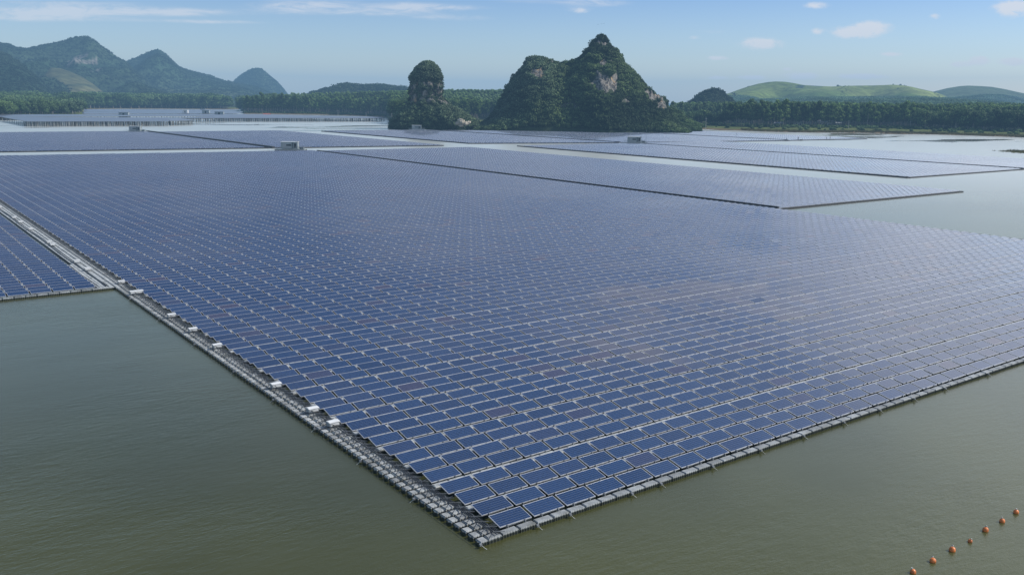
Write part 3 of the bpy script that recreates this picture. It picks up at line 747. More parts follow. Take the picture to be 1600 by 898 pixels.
def scatter(name, P, S, proto, label, cat, zs=None):
    """one object: copies of the prototypes on points"""
    P = np.asarray(P, np.float32); n_ = len(P)
    me_ = bpy.data.meshes.new(name); me_.vertices.add(n_); me_.vertices.foreach_set('co', P.ravel())
    rs = np.random.default_rng(len(name)*7+n_)
    for nm, typ, data in (('sc', 'FLOAT', S), ('yaw', 'FLOAT', rs.random(n_)*6.28), ('pick', 'INT', rs.integers(0, 12, n_)), ('zs', 'FLOAT', np.ones(n_) if zs is None else zs)):
        a = me_.attributes.new(nm, typ, 'POINT'); a.data.foreach_set('value', np.asarray(data, np.float32 if typ == 'FLOAT' else np.int32))
    me_.update(); o = link(bpy.data.objects.new(name, me_))
    g = bpy.data.node_groups.new(name, 'GeometryNodeTree')
    g.interface.new_socket('Geometry', in_out='INPUT', socket_type='NodeSocketGeometry'); g.interface.new_socket('Geometry', in_out='OUTPUT', socket_type='NodeSocketGeometry')
    gi, go = g.nodes.new('NodeGroupInput'), g.nodes.new('NodeGroupOutput')
    ip = g.nodes.new('GeometryNodeInstanceOnPoints'); ci = g.nodes.new('GeometryNodeCollectionInfo')
    ci.inputs['Collection'].default_value = PROTO[proto]; ci.inputs['Separate Children'].default_value = True; ci.inputs['Reset Children'].default_value = True
    def att(nm, dt):
        a = g.nodes.new('GeometryNodeInputNamedAttribute'); a.data_type = dt; a.inputs['Name'].default_value = nm
        return [s_ for s_ in a.outputs if s_.enabled and s_.name == 'Attribute'][0]
    cx = g.nodes.new('ShaderNodeCombineXYZ'); g.links.new(att('yaw', 'FLOAT'), cx.inputs[2])
    cs = g.nodes.new('ShaderNodeCombineXYZ'); sc_ = att('sc', 'FLOAT'); g.links.new(sc_, cs.inputs[0]); g.links.new(sc_, cs.inputs[1])
    mm = g.nodes.new('ShaderNodeMath'); mm.operation = 'MULTIPLY'; g.links.new(sc_, mm.inputs[0]); g.links.new(att('zs', 'FLOAT'), mm.inputs[1]); g.links.new(mm.outputs[0], cs.inputs[2])
    g.links.new(gi.outputs[0], ip.inputs['Points']); g.links.new(ci.outputs[0], ip.inputs['Instance']); ip.inputs['Pick Instance'].default_value = True
    g.links.new(att('pick', 'INT'), ip.inputs['Instance Index']); g.links.new(cx.outputs[0], ip.inputs['Rotation']); g.links.new(cs.outputs[0], ip.inputs['Scale'])
    g.links.new(ip.outputs[0], go.inputs[0])
    o.modifiers.new('scatter', 'NODES').node_group = g
    return tag(o, label, cat, kind='stuff')
def forest_points(x0, x1, d0, d1, spacing, jit=.35, edge=None):
    """regular plantation rows over the land between two pixel columns, d0..d1 behind the shore"""
    u0, u1 = (x0-800)/F_PX, (x1-800)/F_PX
    Ys = np.arange(500, 2600, spacing); out = []
    for Y in Ys:
        X = np.arange(u0*Y, u1*Y, spacing); X = X+rng.normal(0, spacing*jit, len(X)); YY = Y+rng.normal(0, spacing*jit, len(X)); u = X/YY; d = YY-shore_y(u)
        a = d0(u) if callable(d0) else d0; ok = (d > a) & (d < d1) & (YY < np.interp(u, ru, ry)+40)
        out.append(np.column_stack([X[ok], YY[ok]]))
    out = np.vstack(out); return np.column_stack([out, terrain_h(out[:, 0], out[:, 1])-.2])

# foot prints kept free of plantation trees
def outside(P, x0, x1, Y0, Y1):
    u = P[:, 0]/P[:, 1]*F_PX+800; return P[~((u > x0) & (u < x1) & (P[:, 1] > Y0) & (P[:, 1] < Y1))]
# single trees of the first rows
TREE = {}
def tree_meshes(kind, seed, mat, nleaf, size):
    blobs, limbs = (eucalypt if kind == 'e' else broad)(seed)
    V, Fq, S = leaf_cloud(blobs, nleaf, size, np.random.default_rng(seed+50))
    return (np_mesh('crown', V, Fq, [mat], attrs={'shade': ('POINT', 'FLOAT', S)}), trunk_mb(.85 if kind == 'e' else .6, .012 if kind == 'e' else .03, limbs).mesh('trunk', ['bark']))
TREE['e'] = [tree_meshes('e', 300+k, 'leaf_plantation', 100, .019) for k in range(4)]
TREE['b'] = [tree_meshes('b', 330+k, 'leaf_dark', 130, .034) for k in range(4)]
def tree(kind, P, h, label, group, name):
    r_ = empty(name, tuple(P), random.random()*6.28, label, 'tree', group); w = h*random.uniform(.9, 1.15); r_.scale = (w, w, h)
    cm, tmm = random.choice(TREE[kind])
    for nm, me_ in (('crown', cm), ('trunk', tmm)): o = bpy.data.objects.new(nm, me_); link(o); o.parent = r_
def front_row(x0, x1, n_, dd, h, kind, label, group, name, jd=5):
    for k in range(n_):
        x = x0+(x1-x0)*(k+random.uniform(.2, .8))/n_; u = (x-800)/F_PX; Y = float(shore_y(u))+dd+random.uniform(-jd, jd); X = u*Y
        z = float(terrain_h(np.array([X]), np.array([Y]))[0]); tree(kind, to_world([[X, Y, z-.1]])[0], h*random.choice((1, 1, 1, .8, 1.12))*random.uniform(.82, 1.1), label, group, name)
front_row(-15, 128, 26, 12, 14, 'b', 'broad dark tree on the wooded point at the left shore', 'trees on the left point', 'broadleaf_tree', 8)
front_row(386, 605, 62, 22, 20, 'e', 'slender plantation tree at the front of the wood left of the rock island', 'plantation front row left of the island', 'eucalyptus_tree', 6)
front_row(1128, 1216, 30, 62, 20, 'e', 'tall pale green plantation tree right of the large rock hill', 'plantation front row beside the hill', 'eucalyptus_tree', 8)
front_row(1216, 1420, 52, 84, 18, 'e', 'slender dark plantation tree behind the lakeside farm', 'plantation front row behind the farm', 'eucalyptus_tree', 6)
front_row(1420, 1610, 44, 70, 15, 'b', 'rounded dark tree behind the right shore meadow', 'trees behind the right meadow', 'broadleaf_tree', 8)
front_row(1046, 1128, 14, 70, 12, 'b', 'rounded dark tree at the right foot of the large rock hill', 'trees at the foot of the hill', 'broadleaf_tree', 10)

# masses of trees behind
Pm = forest_points(380, 640, 30, 700, 5.2); S_ = rng.uniform(14, 19, len(Pm))
Pa = forest_points(640, 800, 110, 700, 5.2); Pm = np.vstack([Pm, Pa]); S_ = rng.uniform(13, 17.5, len(Pm))
scatter('plantation_wood', to_world(Pm), S_, 'plantation', 'green plantation wood covering the land behind the rock island', 'wood')
Pm = outside(forest_points(1046, 1640, 92, 900, 5.6), 1040, 1150, 0, 800); fa = Pm[:, 1] > 980+60*np.sin(Pm[:, 0]*.012); Pn, Pf = Pm[~fa], Pm[fa]
scatter('plantation_slope', to_world(Pn), rng.uniform(.72, 1.15, len(Pn))*np.interp(Pn[:, 1], [800, 1000], [17, 13]), 'plantation', 'plantation wood rising behind the right shore', 'wood')
Pf[:, 2] += 6.; scatter('young_plantation_slope', to_world(Pf), rng.uniform(2.8, 4.4, len(Pf)), 'pale_shrub', 'paler young plantation on the upper slope behind the right shore wood', 'wood')
Pm = forest_points(-120, 132, 28, 520, 8.5); scatter('left_wood', to_world(Pm), rng.uniform(11, 16, len(Pm)), 'wood', 'green wood behind the left point', 'wood')
Pm = forest_points(110, 384, 6, 420, 7.5); Pm = Pm[Pm[:, 1] > 1200]; scatter('channel_wood', to_world(Pm), rng.uniform(15, 23, len(Pm)), 'wood', 'wood across the far channel below the mountains', 'wood')
# undergrowth of the shore bank
def bank_points(x0, x1, n_, d0, d1):
    x = rng.uniform(x0, x1, n_); u = (x-800)/F_PX; Y = shore_y(u)+rng.uniform(d0, d1, n_); X = u*Y; return np.column_stack([X, Y, terrain_h(X, Y)-.1])
Pm = np.vstack([bank_points(1046, 1640, 500, 52, 92), bank_points(830, 1046, 260, 28, 45), bank_points(1046, 1640, 90, 18, 55), bank_points(384, 610, 160, 8, 22)])
scatter('bank_bushes', to_world(Pm), rng.uniform(.8, 2.6, len(Pm)), 'green_shrub', 'low bushes along the grassy bank', 'bushes')
g = ground(1590, 238); Pm = np.column_stack([g[0]+rng.normal(4, 3.5, 420), g[1]+rng.normal(0, 5, 420), np.full(420, -.25)])
scatter('marsh_reeds', to_world(Pm), rng.uniform(.5, 1.0, 420), 'reeds', 'brown reeds standing in the shallow water at the right border', 'reeds')
Pm = bank_points(1150, 1640, 1500, 1, 16); scatter('shore_reeds', to_world(Pm), rng.uniform(.5, 1.1, len(Pm)), 'reeds', 'brown reeds along the right shore', 'reeds')

# ------------------------------------------------------------------ mountains and hills from their skylines
def ridge_hill(name, sil, Y, wf, wb, mat, label, base=0., gully=.10, gf=.02, colf=None, foot=0., steep=1.15, dx=3., spur=None, rockf=None, nv=44, lift=0.):
    sil = np.array(sil, float); xs = np.arange(sil[0, 0], sil[-1, 0]+.1, dx); ysil = np.interp(xs, sil[:, 0], sil[:, 1])
    top = np.array([at_depth(x, y, Y) for x, y in zip(xs, ysil)]); u = top[:, 0]/Y; H = np.maximum(top[:, 2]-lift, base+.3)
    if mat == 'karst_cover': H = H + np.clip(H/15, 0, 1)*(.75*np.sin(xs*.55+2*np.sin(xs*.21))+.6*np.sin(xs*1.13+1))
    v = np.concatenate([-np.linspace(1, 0, nv)**1.0, np.linspace(0, 1, nv//2)[1:]])
    Ug, Vg = np.meshgrid(u, v, indexing='ij'); Hh = np.repeat(H[:, None], len(v), 1)
    W = np.where(Vg < 0, wf, wb)*(1. if spur is None else (1+spur(xs))[:, None]); dY = Vg*W
    Yy = Y+dY; X = Ug*Yy
    g_ = 1-np.abs(Vg)**steep; g_ = np.where(Vg < 0, g_, 1-np.abs(Vg)**1.6)
    if mat == 'karst_cover':      # the flanks of the two summits merge below the saddle
        kw = np.exp(-(np.arange(-60, 61)*dx/26.)**2); Hs = np.convolve(np.pad(H, 60, mode='edge'), kw/kw.sum(), 'valid')
        Hh_ = Hh*(1-np.clip(np.abs(Vg)*2.2, 0, 1)) + np.maximum(np.minimum(Hs, H*1.25+4), H*.9)[:, None]*np.clip(np.abs(Vg)*2.2, 0, 1)
        Hh_ = np.minimum(Hh_, Hh*1.02)
    else: Hh_ = Hh
    body = base+(Hh_-base)*np.clip(g_, 0, 1)
    nz = vnoise(X, Yy*.55, gf, 3)*gully*(Hh-base)*np.sin(np.pi*np.clip(np.abs(Vg), 0, 1))**.8
    if mat == 'karst_cover':      # ledges and knobs of weathered limestone
        kn = np.abs(vnoise(X, Yy*.8+body*.6, gf*3.1, 8)); nz = nz - 3.4*(kn-.5)*np.clip((1-np.abs(Vg))*6, 0, 1)*np.clip(body/12, 0, 1)*np.clip(np.abs(Vg)*5, .12, 1)
        nz = nz + 1.3*np.sin(body*.75+vnoise(X, Yy, .05, 4)*2.5)*np.clip(body/20, 0, 1)*np.clip(np.abs(Vg)*6, 0, 1)
    if mat == 'karst_cover':      # nothing in front of the crest may rise over the skyline
        nz = np.minimum(nz, np.maximum(.35*(Hh-body), 0)+.4)
    else: nz = np.minimum(nz, np.maximum(.4*(Hh-body), 0)+.3)
    Z = body+nz; Z = np.where(np.abs(Vg) > .999, foot-6, Z)
    nu_, nv_ = X.shape; idx = np.arange(nu_*nv_).reshape(nu_, nv_)
    Fq = np.stack([idx[:-1, :-1], idx[1:, :-1], idx[1:, 1:], idx[:-1, 1:]], -1).reshape(-1, 4)
    PX = 800+F_PX*X/Yy
    attrs = {}
    if colf is not None: c = colf(PX.ravel(), Vg.ravel(), Z.ravel(), X.ravel(), Yy.ravel()); attrs['col'] = ('POINT', 'FLOAT_COLOR', np.column_stack([c, np.ones(len(c))]))
    rk_ = None
    if rockf is not None: rk_ = rockf(PX, Vg, Z, X, Yy); attrs['rock'] = ('POINT', 'FLOAT', rk_.ravel())
    me_ = np_mesh(name, to_world(np.column_stack([X.ravel(), Yy.ravel(), Z.ravel()])), Fq, [mat], attrs=attrs, smooth=True)
    tag(link(bpy.data.objects.new(name, me_)), label, kind='structure')
    return X, Yy, Z, Vg, PX, rk_
def hill_scatter(name, grid, n_, s0, s1, proto, label, cat='shrubs', vmax=.5, rockcut=None, sink=.25, mask=None):
    X, Yy, Z, Vg, PX, rk_ = grid
    a = np.abs(np.cross(np.stack([X[1:, :-1]-X[:-1, :-1], Yy[1:, :-1]-Yy[:-1, :-1], Z[1:, :-1]-Z[:-1, :-1]], -1), np.stack([X[:-1, 1:]-X[:-1, :-1], Yy[:-1, 1:]-Yy[:-1, :-1], Z[:-1, 1:]-Z[:-1, :-1]], -1)))
    a = np.linalg.norm(a, axis=-1)*(Vg[:-1, :-1] < vmax)*(Vg[:-1, :-1] > -.985)
    if rk_ is not None and rockcut is not None: a = a*(rk_[:-1, :-1]+.5*(rng.random(a.shape)-.5) < rockcut)
    if mask is not None: a = a*mask(PX[:-1, :-1], Vg[:-1, :-1], Z[:-1, :-1])
    c = rng.choice(a.size, n_, p=(a/a.sum()).ravel()); i, j = np.unravel_index(c, a.shape); f1, f2 = rng.random(n_), rng.random(n_)
    def bl(G): return G[i, j]*(1-f1)*(1-f2)+G[i+1, j]*f1*(1-f2)+G[i, j+1]*(1-f1)*f2+G[i+1, j+1]*f1*f2
    S_ = s0+(s1-s0)*rng.random(n_)**2
    P_ = np.column_stack([bl(X), bl(Yy), bl(Z)-sink*S_]); scatter(name, to_world(P_), S_, proto, label, cat)

dk = np.array([.020, .038, .020]); dk2 = np.array([.034, .052, .026]); gr = np.array([.085, .095, .038]); rockc = np.array([.30, .28, .25])
def colM(PX, V, Z, X, Y):
    nz = vnoise(X, Z*3, .012, 5); c = dk+(dk2-dk)*np.clip(.5+nz*.5, 0, 1)[:, None]
    k = ((np.abs(PX-143) < 24) & (np.abs(Z-94) < 17) | (np.abs(PX-168) < 14) & (np.abs(Z-72) < 12)) & (vnoise(X, Z*.7, .06, 1) > .45)
    c[k] = rockc*.45; return c
M1 = [(-260, 120), (-160, 88), (-80, 78), (-30, 70), (0, 66), (12, 67), (25, 73), (45, 75), (65, 69.5), (80, 67), (100, 62.5), (112, 58), (122, 56), (134, 55), (142, 58), (150, 63), (160, 72), (168, 76), (176, 83), (186, 90), (197, 95), (210, 108), (232, 126), (260, 140), (300, 150), (330, 152)]
G1 = ridge_hill('mountain', [(a_, b_) for a_, b_ in M1], 2300, 700, 500, 'mountain_cover', 'tall wooded mountain with a pale cliff at left', 8, .20, .012, colM, spur=lambda x: .25*np.sin(x*.03), lift=3)
hill_scatter('mountain_shrubs', G1, 15000, 2.6, 5.5, 'far_shrub', 'dark tree cover of the left mountain', mask=lambda p_, v_, z_: 1-.75*((np.abs(p_-143) < 24) & (np.abs(z_-94) < 17)))
M2 = [(150, 150), (170, 120), (190, 98), (200, 92), (214, 87), (228, 80), (238, 76), (246, 74), (253, 77), (260, 83), (268, 91), (278, 101), (290, 106), (300, 109), (315, 113), (330, 116), (336, 119), (350, 123), (365, 126), (380, 129), (400, 133), (415, 139), (430, 147), (445, 153), (455, 158)]
G2 = ridge_hill('mountain', M2, 2700, 700, 500, 'mountain_cover', 'pointed wooded mountain behind the first one', 8, .19, .011, lambda p_, v, z, x, y: dk*1.2+(dk2-dk)*np.clip(.5+.6*vnoise(x, z*3, .012, 9), 0, 1)[:, None]+np.clip((-.45-v)*2, 0, 1)[:, None]*np.array([.02, .015, .008]), lift=5)
hill_scatter('mountain_shrubs', G2, 11000, 2.6, 5.5, 'far_shrub', 'dark tree cover of the pointed mountain')
M3 = [(350, 140), (362, 128), (372, 118), (385, 109), (394, 105), (402, 103.5), (410, 106), (420, 115), (432, 125), (442, 136), (450, 147), (458, 154)]
G3 = ridge_hill('mountain', M3, 3300, 500, 400, 'mountain_cover', 'hazy cone shaped mountain right of the range', 8, .08, .009, lambda p_, v, z, x, y: np.repeat(dk2[None], len(p_), 0), lift=6)
hill_scatter('mountain_shrubs', G3, 4500, 2.8, 5.5, 'far_shrub', 'tree cover of the hazy cone mountain')
M0 = [(-300, 100), (-120, 68), (-50, 72), (-10, 79), (10, 84), (22, 92), (40, 104), (52, 116), (66, 128), (76, 138), (84, 139), (94, 137), (104, 141), (114, 148), (120, 153)]
G0 = ridge_hill('hill', M0, 1650, 330, 300, 'mountain_cover', 'dark wooded hill at the left border', 6, .12, .014, lambda p_, v, z, x, y: np.repeat((dk*.9)[None], len(p_), 0))
hill_scatter('hill_shrubs', G0, 7000, 2.5, 5.5, 'far_shrub', 'dark tree cover of the hill at the left border')
M0b = [(40, 152), (58, 128), (68, 112), (80, 106), (95, 107), (112, 113), (130, 121), (145, 131), (158, 141), (168, 149), (176, 153)]
ridge_hill('hill', M0b, 1850, 260, 200, 'grass_hill', 'bare grassy cone below the left mountain', 6, .05, .012, lambda p_, v, z, x, y: np.array([.075, .078, .036])+np.array([.03, .025, .01])*np.clip(vnoise(x, z*6, .02, 2), -1, 1)[:, None])
MC = [(452, 156), (466, 150.5), (480, 146), (492, 141), (505, 138), (518, 134.5), (530, 131), (540, 129), (552, 130.5), (565, 133), (575, 130.5), (590, 131), (600, 130.5), (612, 133), (625, 133), (640, 137), (670, 142), (700, 150), (720, 156)]
GC = ridge_hill('hill', MC, 1650, 260, 220, 'mountain_cover', 'long low wooded hill behind the plantation', 6, .10, .015, lambda p_, v, z, x, y: np.repeat(dk2[None], len(p_), 0), lift=4)
hill_scatter('hill_shrubs', GC, 4200, 3.5, 8, 'far_shrub', 'tree cover of the long low hill')
MR0 = [(1062, 168), (1076, 159), (1086, 152.5), (1094, 146), (1104, 140.5), (1113, 137), (1120, 136.5), (1127, 139.5), (1134, 146), (1140, 150), (1148, 160), (1156, 168)]
GR0 = ridge_hill('hill', MR0, 1050, 70, 60, 'mountain_cover', 'small wooded knoll right of the large rock hill', 4, .10, .03, lambda p_, v, z, x, y: np.repeat(dk[None], len(p_), 0), lift=2)
hill_scatter('hill_shrubs', GR0, 1500, 2.2, 5, 'far_shrub', 'tree cover of the small knoll')
def colG(PX, V, Z, X, Y):
    nz = np.clip(.5+.5*vnoise(X, Y*.7, .006, 4), 0, 1)[:, None]; c = np.array([.065, .110, .022])*(1-nz)+np.array([.15, .185, .045])*nz
    k = (vnoise(X, Z*4, .02, 8) > 1.05); c[k] = dk*1.2; return c
MG = [(1110, 158), (1128, 149), (1140, 145.5), (1155, 140), (1170, 135), (1185, 131), (1200, 128.5), (1212, 127.5), (1226, 128), (1240, 130), (1256, 133.2), (1280, 134.6), (1300, 135.4), (1320, 134.4), (1342, 134), (1362, 133.8), (1380, 133.2), (1395, 132.6), (1410, 133.5), (1425, 136), (1440, 139.5), (1458, 143.5), (1475, 149), (1490, 156)]
GG = ridge_hill('hill', MG, 2000, 420, 400, 'grass_hill', 'bright grassy rolling hills behind the right plantation', 6, .13, .0085, colG, spur=lambda x: .45*np.sin(x*.045))
hill_scatter('hill_shrubs', GG, 150, 2, 4.5, 'far_shrub', 'scattered bushes in the folds of the grassy hills', mask=lambda p_, v_, z_: (np.sin(p_*.11)*np.sin(z_*.07+p_*.03) > .45)*1.)
MG2 = [(1430, 160), (1450, 146), (1462, 142.5), (1480, 138), (1500, 134.8), (1512, 134), (1530, 134.6), (1550, 136), (1570, 139.5), (1590, 144), (1600, 146), (1650, 152), (1720, 160)]
ridge_hill('hill', MG2, 2400, 420, 400, 'grass_hill', 'darker green rounded hill at the right border', 6, .06, .006, lambda p_, v, z, x, y: np.repeat(np.array([[.06, .085, .035]]), len(p_), 0))
MP = [(1440, 158), (1465, 150), (1490, 149.5), (1510, 147.5), (1530, 145.5), (1550, 145), (1570, 145.5), (1585, 148), (1600, 151.5), (1650, 156), (1700, 162)]
GP = ridge_hill('hill', MP, 1900, 330, 200, 'grass_hill', 'pale young plantation hill at the right', 6, .03, .006, lambda p_, v, z, x, y: np.repeat(np.array([[.09, .13, .085]]), len(p_), 0), lift=5)
hill_scatter('young_plantation', GP, 9000, 2.6, 4.2, 'pale_shrub', 'pale young plantation trees on the right hill', 'wood')
MP2 = [(1105, 160), (1125, 150), (1140, 147.5), (1160, 147), (1178, 149), (1200, 156), (1220, 160)]
GP2 = ridge_hill('hill', MP2, 1700, 200, 160, 'grass_hill', 'small blue green plantation rise beside the knoll', 6, .03, .006, lambda p_, v, z, x, y: np.repeat(np.array([[.07, .11, .08]]), len(p_), 0), lift=4)
hill_scatter('young_plantation', GP2, 2600, 2.6, 4.2, 'pale_shrub', 'pale young trees on the small rise', 'wood')

# the large karst hill
K = [(742, 198), (752, 192), (765, 182), (775, 169), (782.5, 153), (790, 138), (800, 120), (810, 110.5), (819, 98), (827.5, 91), (836, 88), (850, 90), (860, 92), (870, 96), (880, 96.5), (887, 96.5), (892, 94.5), (899, 92), (906, 85), (912, 79), (917, 70), (921, 64), (926, 58.5), (931, 55),
     (936, 53.5), (943, 54.5), (949, 57), (954, 64), (958, 69), (963, 76), (967, 81), (971, 85), (974, 95), (979, 101), (985, 107), (992, 113), (1000, 122.5), (1012, 131), (1018, 137), (1025, 143), (1034, 148), (1042, 152), (1046, 165), (1052, 180), (1062, 190), (1075, 199)]
KY = 640.
K = [(x+(3 if x < 822 or 893 < x < 932 else (-3.5 if 944 < x < 1050 else 0)), y) for x, y in K]
def k_rock(PX, V, Z, X, Y):
    a = np.exp(-((PX-936)/12)**2-((Z-30)/6.5)**2)*1.25 + 1.1*np.exp(-((PX-952)/4.5)**2-((Z-33)/7.5)**2)+.62*np.clip(vnoise(X, Z*1.3, .075, 6)-.12, 0, 1)*(Z > 14)+.3*np.exp(-((np.abs(np.sin(Z*.21+X*.03))-1)/.04)**2)*(vnoise(X, Z, .05, 3) > .1) + .55*np.exp(-((PX-935)/20)**2-((Z-57)/1.6)**2)+.5*np.exp(-((PX-965)/7)**2-((Z-48)/5)**2)
    return np.clip(a, 0, 1)*(V < .1)
GK = ridge_hill('hill', K, KY, 62, 48, 'karst_cover', 'large steep limestone hill with a pale cliff face', .6, .17, .035, None, 0., 1.7, 1.2, lambda x: .22*np.exp(-((x-950)/34)**2)+.04*np.exp(-((x-845)/30)**2), k_rock, 70, 1.5)
hill_scatter('hill_shrubs', GK, 17000, .9, 3.1, 'karst_shrub', 'dense dark shrubs and trees covering the large limestone hill', vmax=.35, rockcut=.27)
# low spur right of it
K2 = [(960, 196), (990, 186), (1010, 178), (1030, 172), (1046, 170), (1058, 174), (1070, 184), (1084, 192), (1096, 199)]
GK2 = ridge_hill('hill', K2, KY+8, 34, 30, 'karst_cover', 'low bushy spur at the right foot of the limestone hill', .6, .1, .04, None, rockf=lambda a, b_, c, d, e: a*0)
hill_scatter('hill_shrubs', GK2, 1300, 1.2, 3., 'green_shrub', 'green bushes on the low right spur')

# the rock island: a tower of stacked rings on a bushy mound
TL_ = [(97, 664), (98.5, 661.5), (101, 658), (107.5, 650), (114, 646), (120, 641.5), (137, 638), (150, 639), (160, 636.5), (170, 632.5), (180, 621), (188, 614.5), (195, 612)]
TR_ = [(97, 671), (98.5, 674.5), (101, 678), (105, 682), (110, 685), (122, 690), (135, 693), (147, 692), (153, 692), (160, 700), (170, 712), (180, 729), (188, 740), (195, 748)]
IY = 600.
zl = np.array([at_depth(x, y, IY) for y, x in TL_]); zr_ = np.array([at_depth(x, y, IY) for y, x in TR_])
zs_ = np.linspace(-.6, min(zl[0, 2], zr_[0, 2])-.2, 70); nt_ = 96; ang = np.linspace(0, 2*math.pi, nt_, endpoint=False)
Vv, rk_l, nrm = [], [], []
for z in zs_:
    xl = np.interp(z, zl[::-1, 2], zl[::-1, 0]); xr = np.interp(z, zr_[::-1, 2], zr_[::-1, 0]); cx = (xl+xr)/2; rx = (xr-xl)/2-(.6 if z > 14 else .4)
    rd = rx*(.85 if z > 16 else .85-.25*(1-z/16)); cy = IY
    nzz = 1+.075*np.sin(ang*5+z*.12)+.07*np.sin(ang*11-z*.3+2*np.sin(z*.4))+.03*np.sin(ang*23+z*.7)+.02*np.sin(z*1.3+ang*3)
    k = np.abs(np.cos(ang))**8; nzz = nzz*(1-k)+k*1.0        # the skyline sides keep their outline
    x = cx+np.cos(ang)*rx*nzz; y = cy+np.sin(ang)*rd*nzz
    Vv.append(np.column_stack([x, y, np.full(nt_, z)])); rk_l.append(np.full(nt_, .72*math.exp(-((z-24)/10.)**2)))
Vv = np.array(Vv); idx = np.arange(len(zs_)*nt_).reshape(len(zs_), nt_)
Fq = np.stack([idx[:-1], np.roll(idx[:-1], -1, 1), np.roll(idx[1:], -1, 1), idx[1:]], -1).reshape(-1, 4)
topc = Vv[-1].mean(0)+np.array([0, 0, 1.]); allv = np.vstack([Vv.reshape(-1, 3), topc[None]])
Fq = np.vstack([Fq, [[idx[-1, k], idx[-1, (k+1) % nt_], len(allv)-1, len(allv)-1] for k in range(0)]]) if False else Fq
cap = np.array([[idx[-1, k], idx[-1, k+1], idx[-1, (nt_-2-k)], idx[-1, nt_-1-k]] for k in range(nt_//2-1)])
Fq = np.vstack([Fq, cap])
me = np_mesh('hill', to_world(Vv.reshape(-1, 3)), Fq, ['karst_cover'], attrs={'rock': ('POINT', 'FLOAT', np.concatenate(rk_l))}, smooth=True)
tag(link(bpy.data.objects.new('hill', me)), 'tower shaped limestone rock standing on a bushy island mound', kind='structure')
# shrubs on it
P_, S_ = [], []
while len(P_) < 5200:
    z = rng.uniform(0, zs_[-1]); k = int(np.searchsorted(zs_, z))-1; a = rng.integers(0, nt_)
    if k < 0: continue
    pr = .10 if 15 < z < 33 else (.75 if z >= 33 else 1.)
    if rng.random() > pr: continue
    p0, p1 = Vv[k, a], Vv[min(k+1, len(zs_)-1), a]; f_ = rng.random(); p_ = p0*(1-f_)+p1*f_
    s_ = (1.0+1.6*rng.random()**2)*(1.15 if z < 14 else .9)
    P_.append(p_-np.array([0, 0, .35*s_])); S_.append(s_)
for k in range(110):   # crown of the tower
    a, r = rng.random()*6.28, math.sqrt(rng.random()); c = Vv[-6].mean(0); P_.append(c+np.array([math.cos(a)*r*4.6-.4, math.sin(a)*r*4, (1-r)*3.4-2.2])); S_.append(rng.uniform(.9, 1.7))
scatter('hill_shrubs', to_world(np.array(P_)), np.array(S_), 'karst_shrub', 'shrubs clinging to the tower rock and covering its mound', 'shrubs')
# pale boulders at its foot
def rock_mesh(seed):
    rs = np.random.default_rng(seed); b = MB(); n_, m_ = 8, 5; R_ = rs.uniform(.7, 1.15, (m_+1, n_))
    def pt(i, j): a = 2*math.pi*(i % n_)/n_; e = math.pi*j/m_; r = R_[j, i % n_] if 0 < j < m_ else .9; return (r*math.sin(e)*math.cos(a)*1.3, r*math.sin(e)*math.sin(a), r*.75*math.cos(e))
    for j in range(m_):
        for i in range(n_): b.face([pt(i, j), pt(i, j+1), pt(i+1, j+1), pt(i+1, j)])
    return b.mesh('boulder', ['boulder'])
rms = [rock_mesh(k) for k in range(4)]
BL_ = ['largest pale boulder of the heap on the island shore', 'pale boulder left of the largest in the heap', 'pale boulder right of the largest in the heap', 'pale boulder low at the waterline of the heap',
       'flat boulder at the top of the heap', 'small boulder at the right end of the heap', 'pale boulder apart from the heap, toward the right tip', 'small dark boulder at the left tip of the island']
for k, (x, y, s_) in enumerate([(722, 191.5, 2.0), (716, 193, 1.5), (729, 193, 1.6), (721, 195.8, 1.3), (720, 188.5, 1.5), (733, 191, 1.0), (738, 196, .9), (606, 195, .8)]):
    p_ = at_depth(x, y, 572 if k < 6 else float(shore_y((x-800)/F_PX))+1.5); o = bpy.data.objects.new('boulder', rms[k % 4]); link(o); o.location = to_world(p_)[0]; o.scale = (s_*1.2,)*3; o.rotation_euler = (0, 0, rng.random()*6)
    tag(o, BL_[k], 'boulder', 'boulders on the island shore')

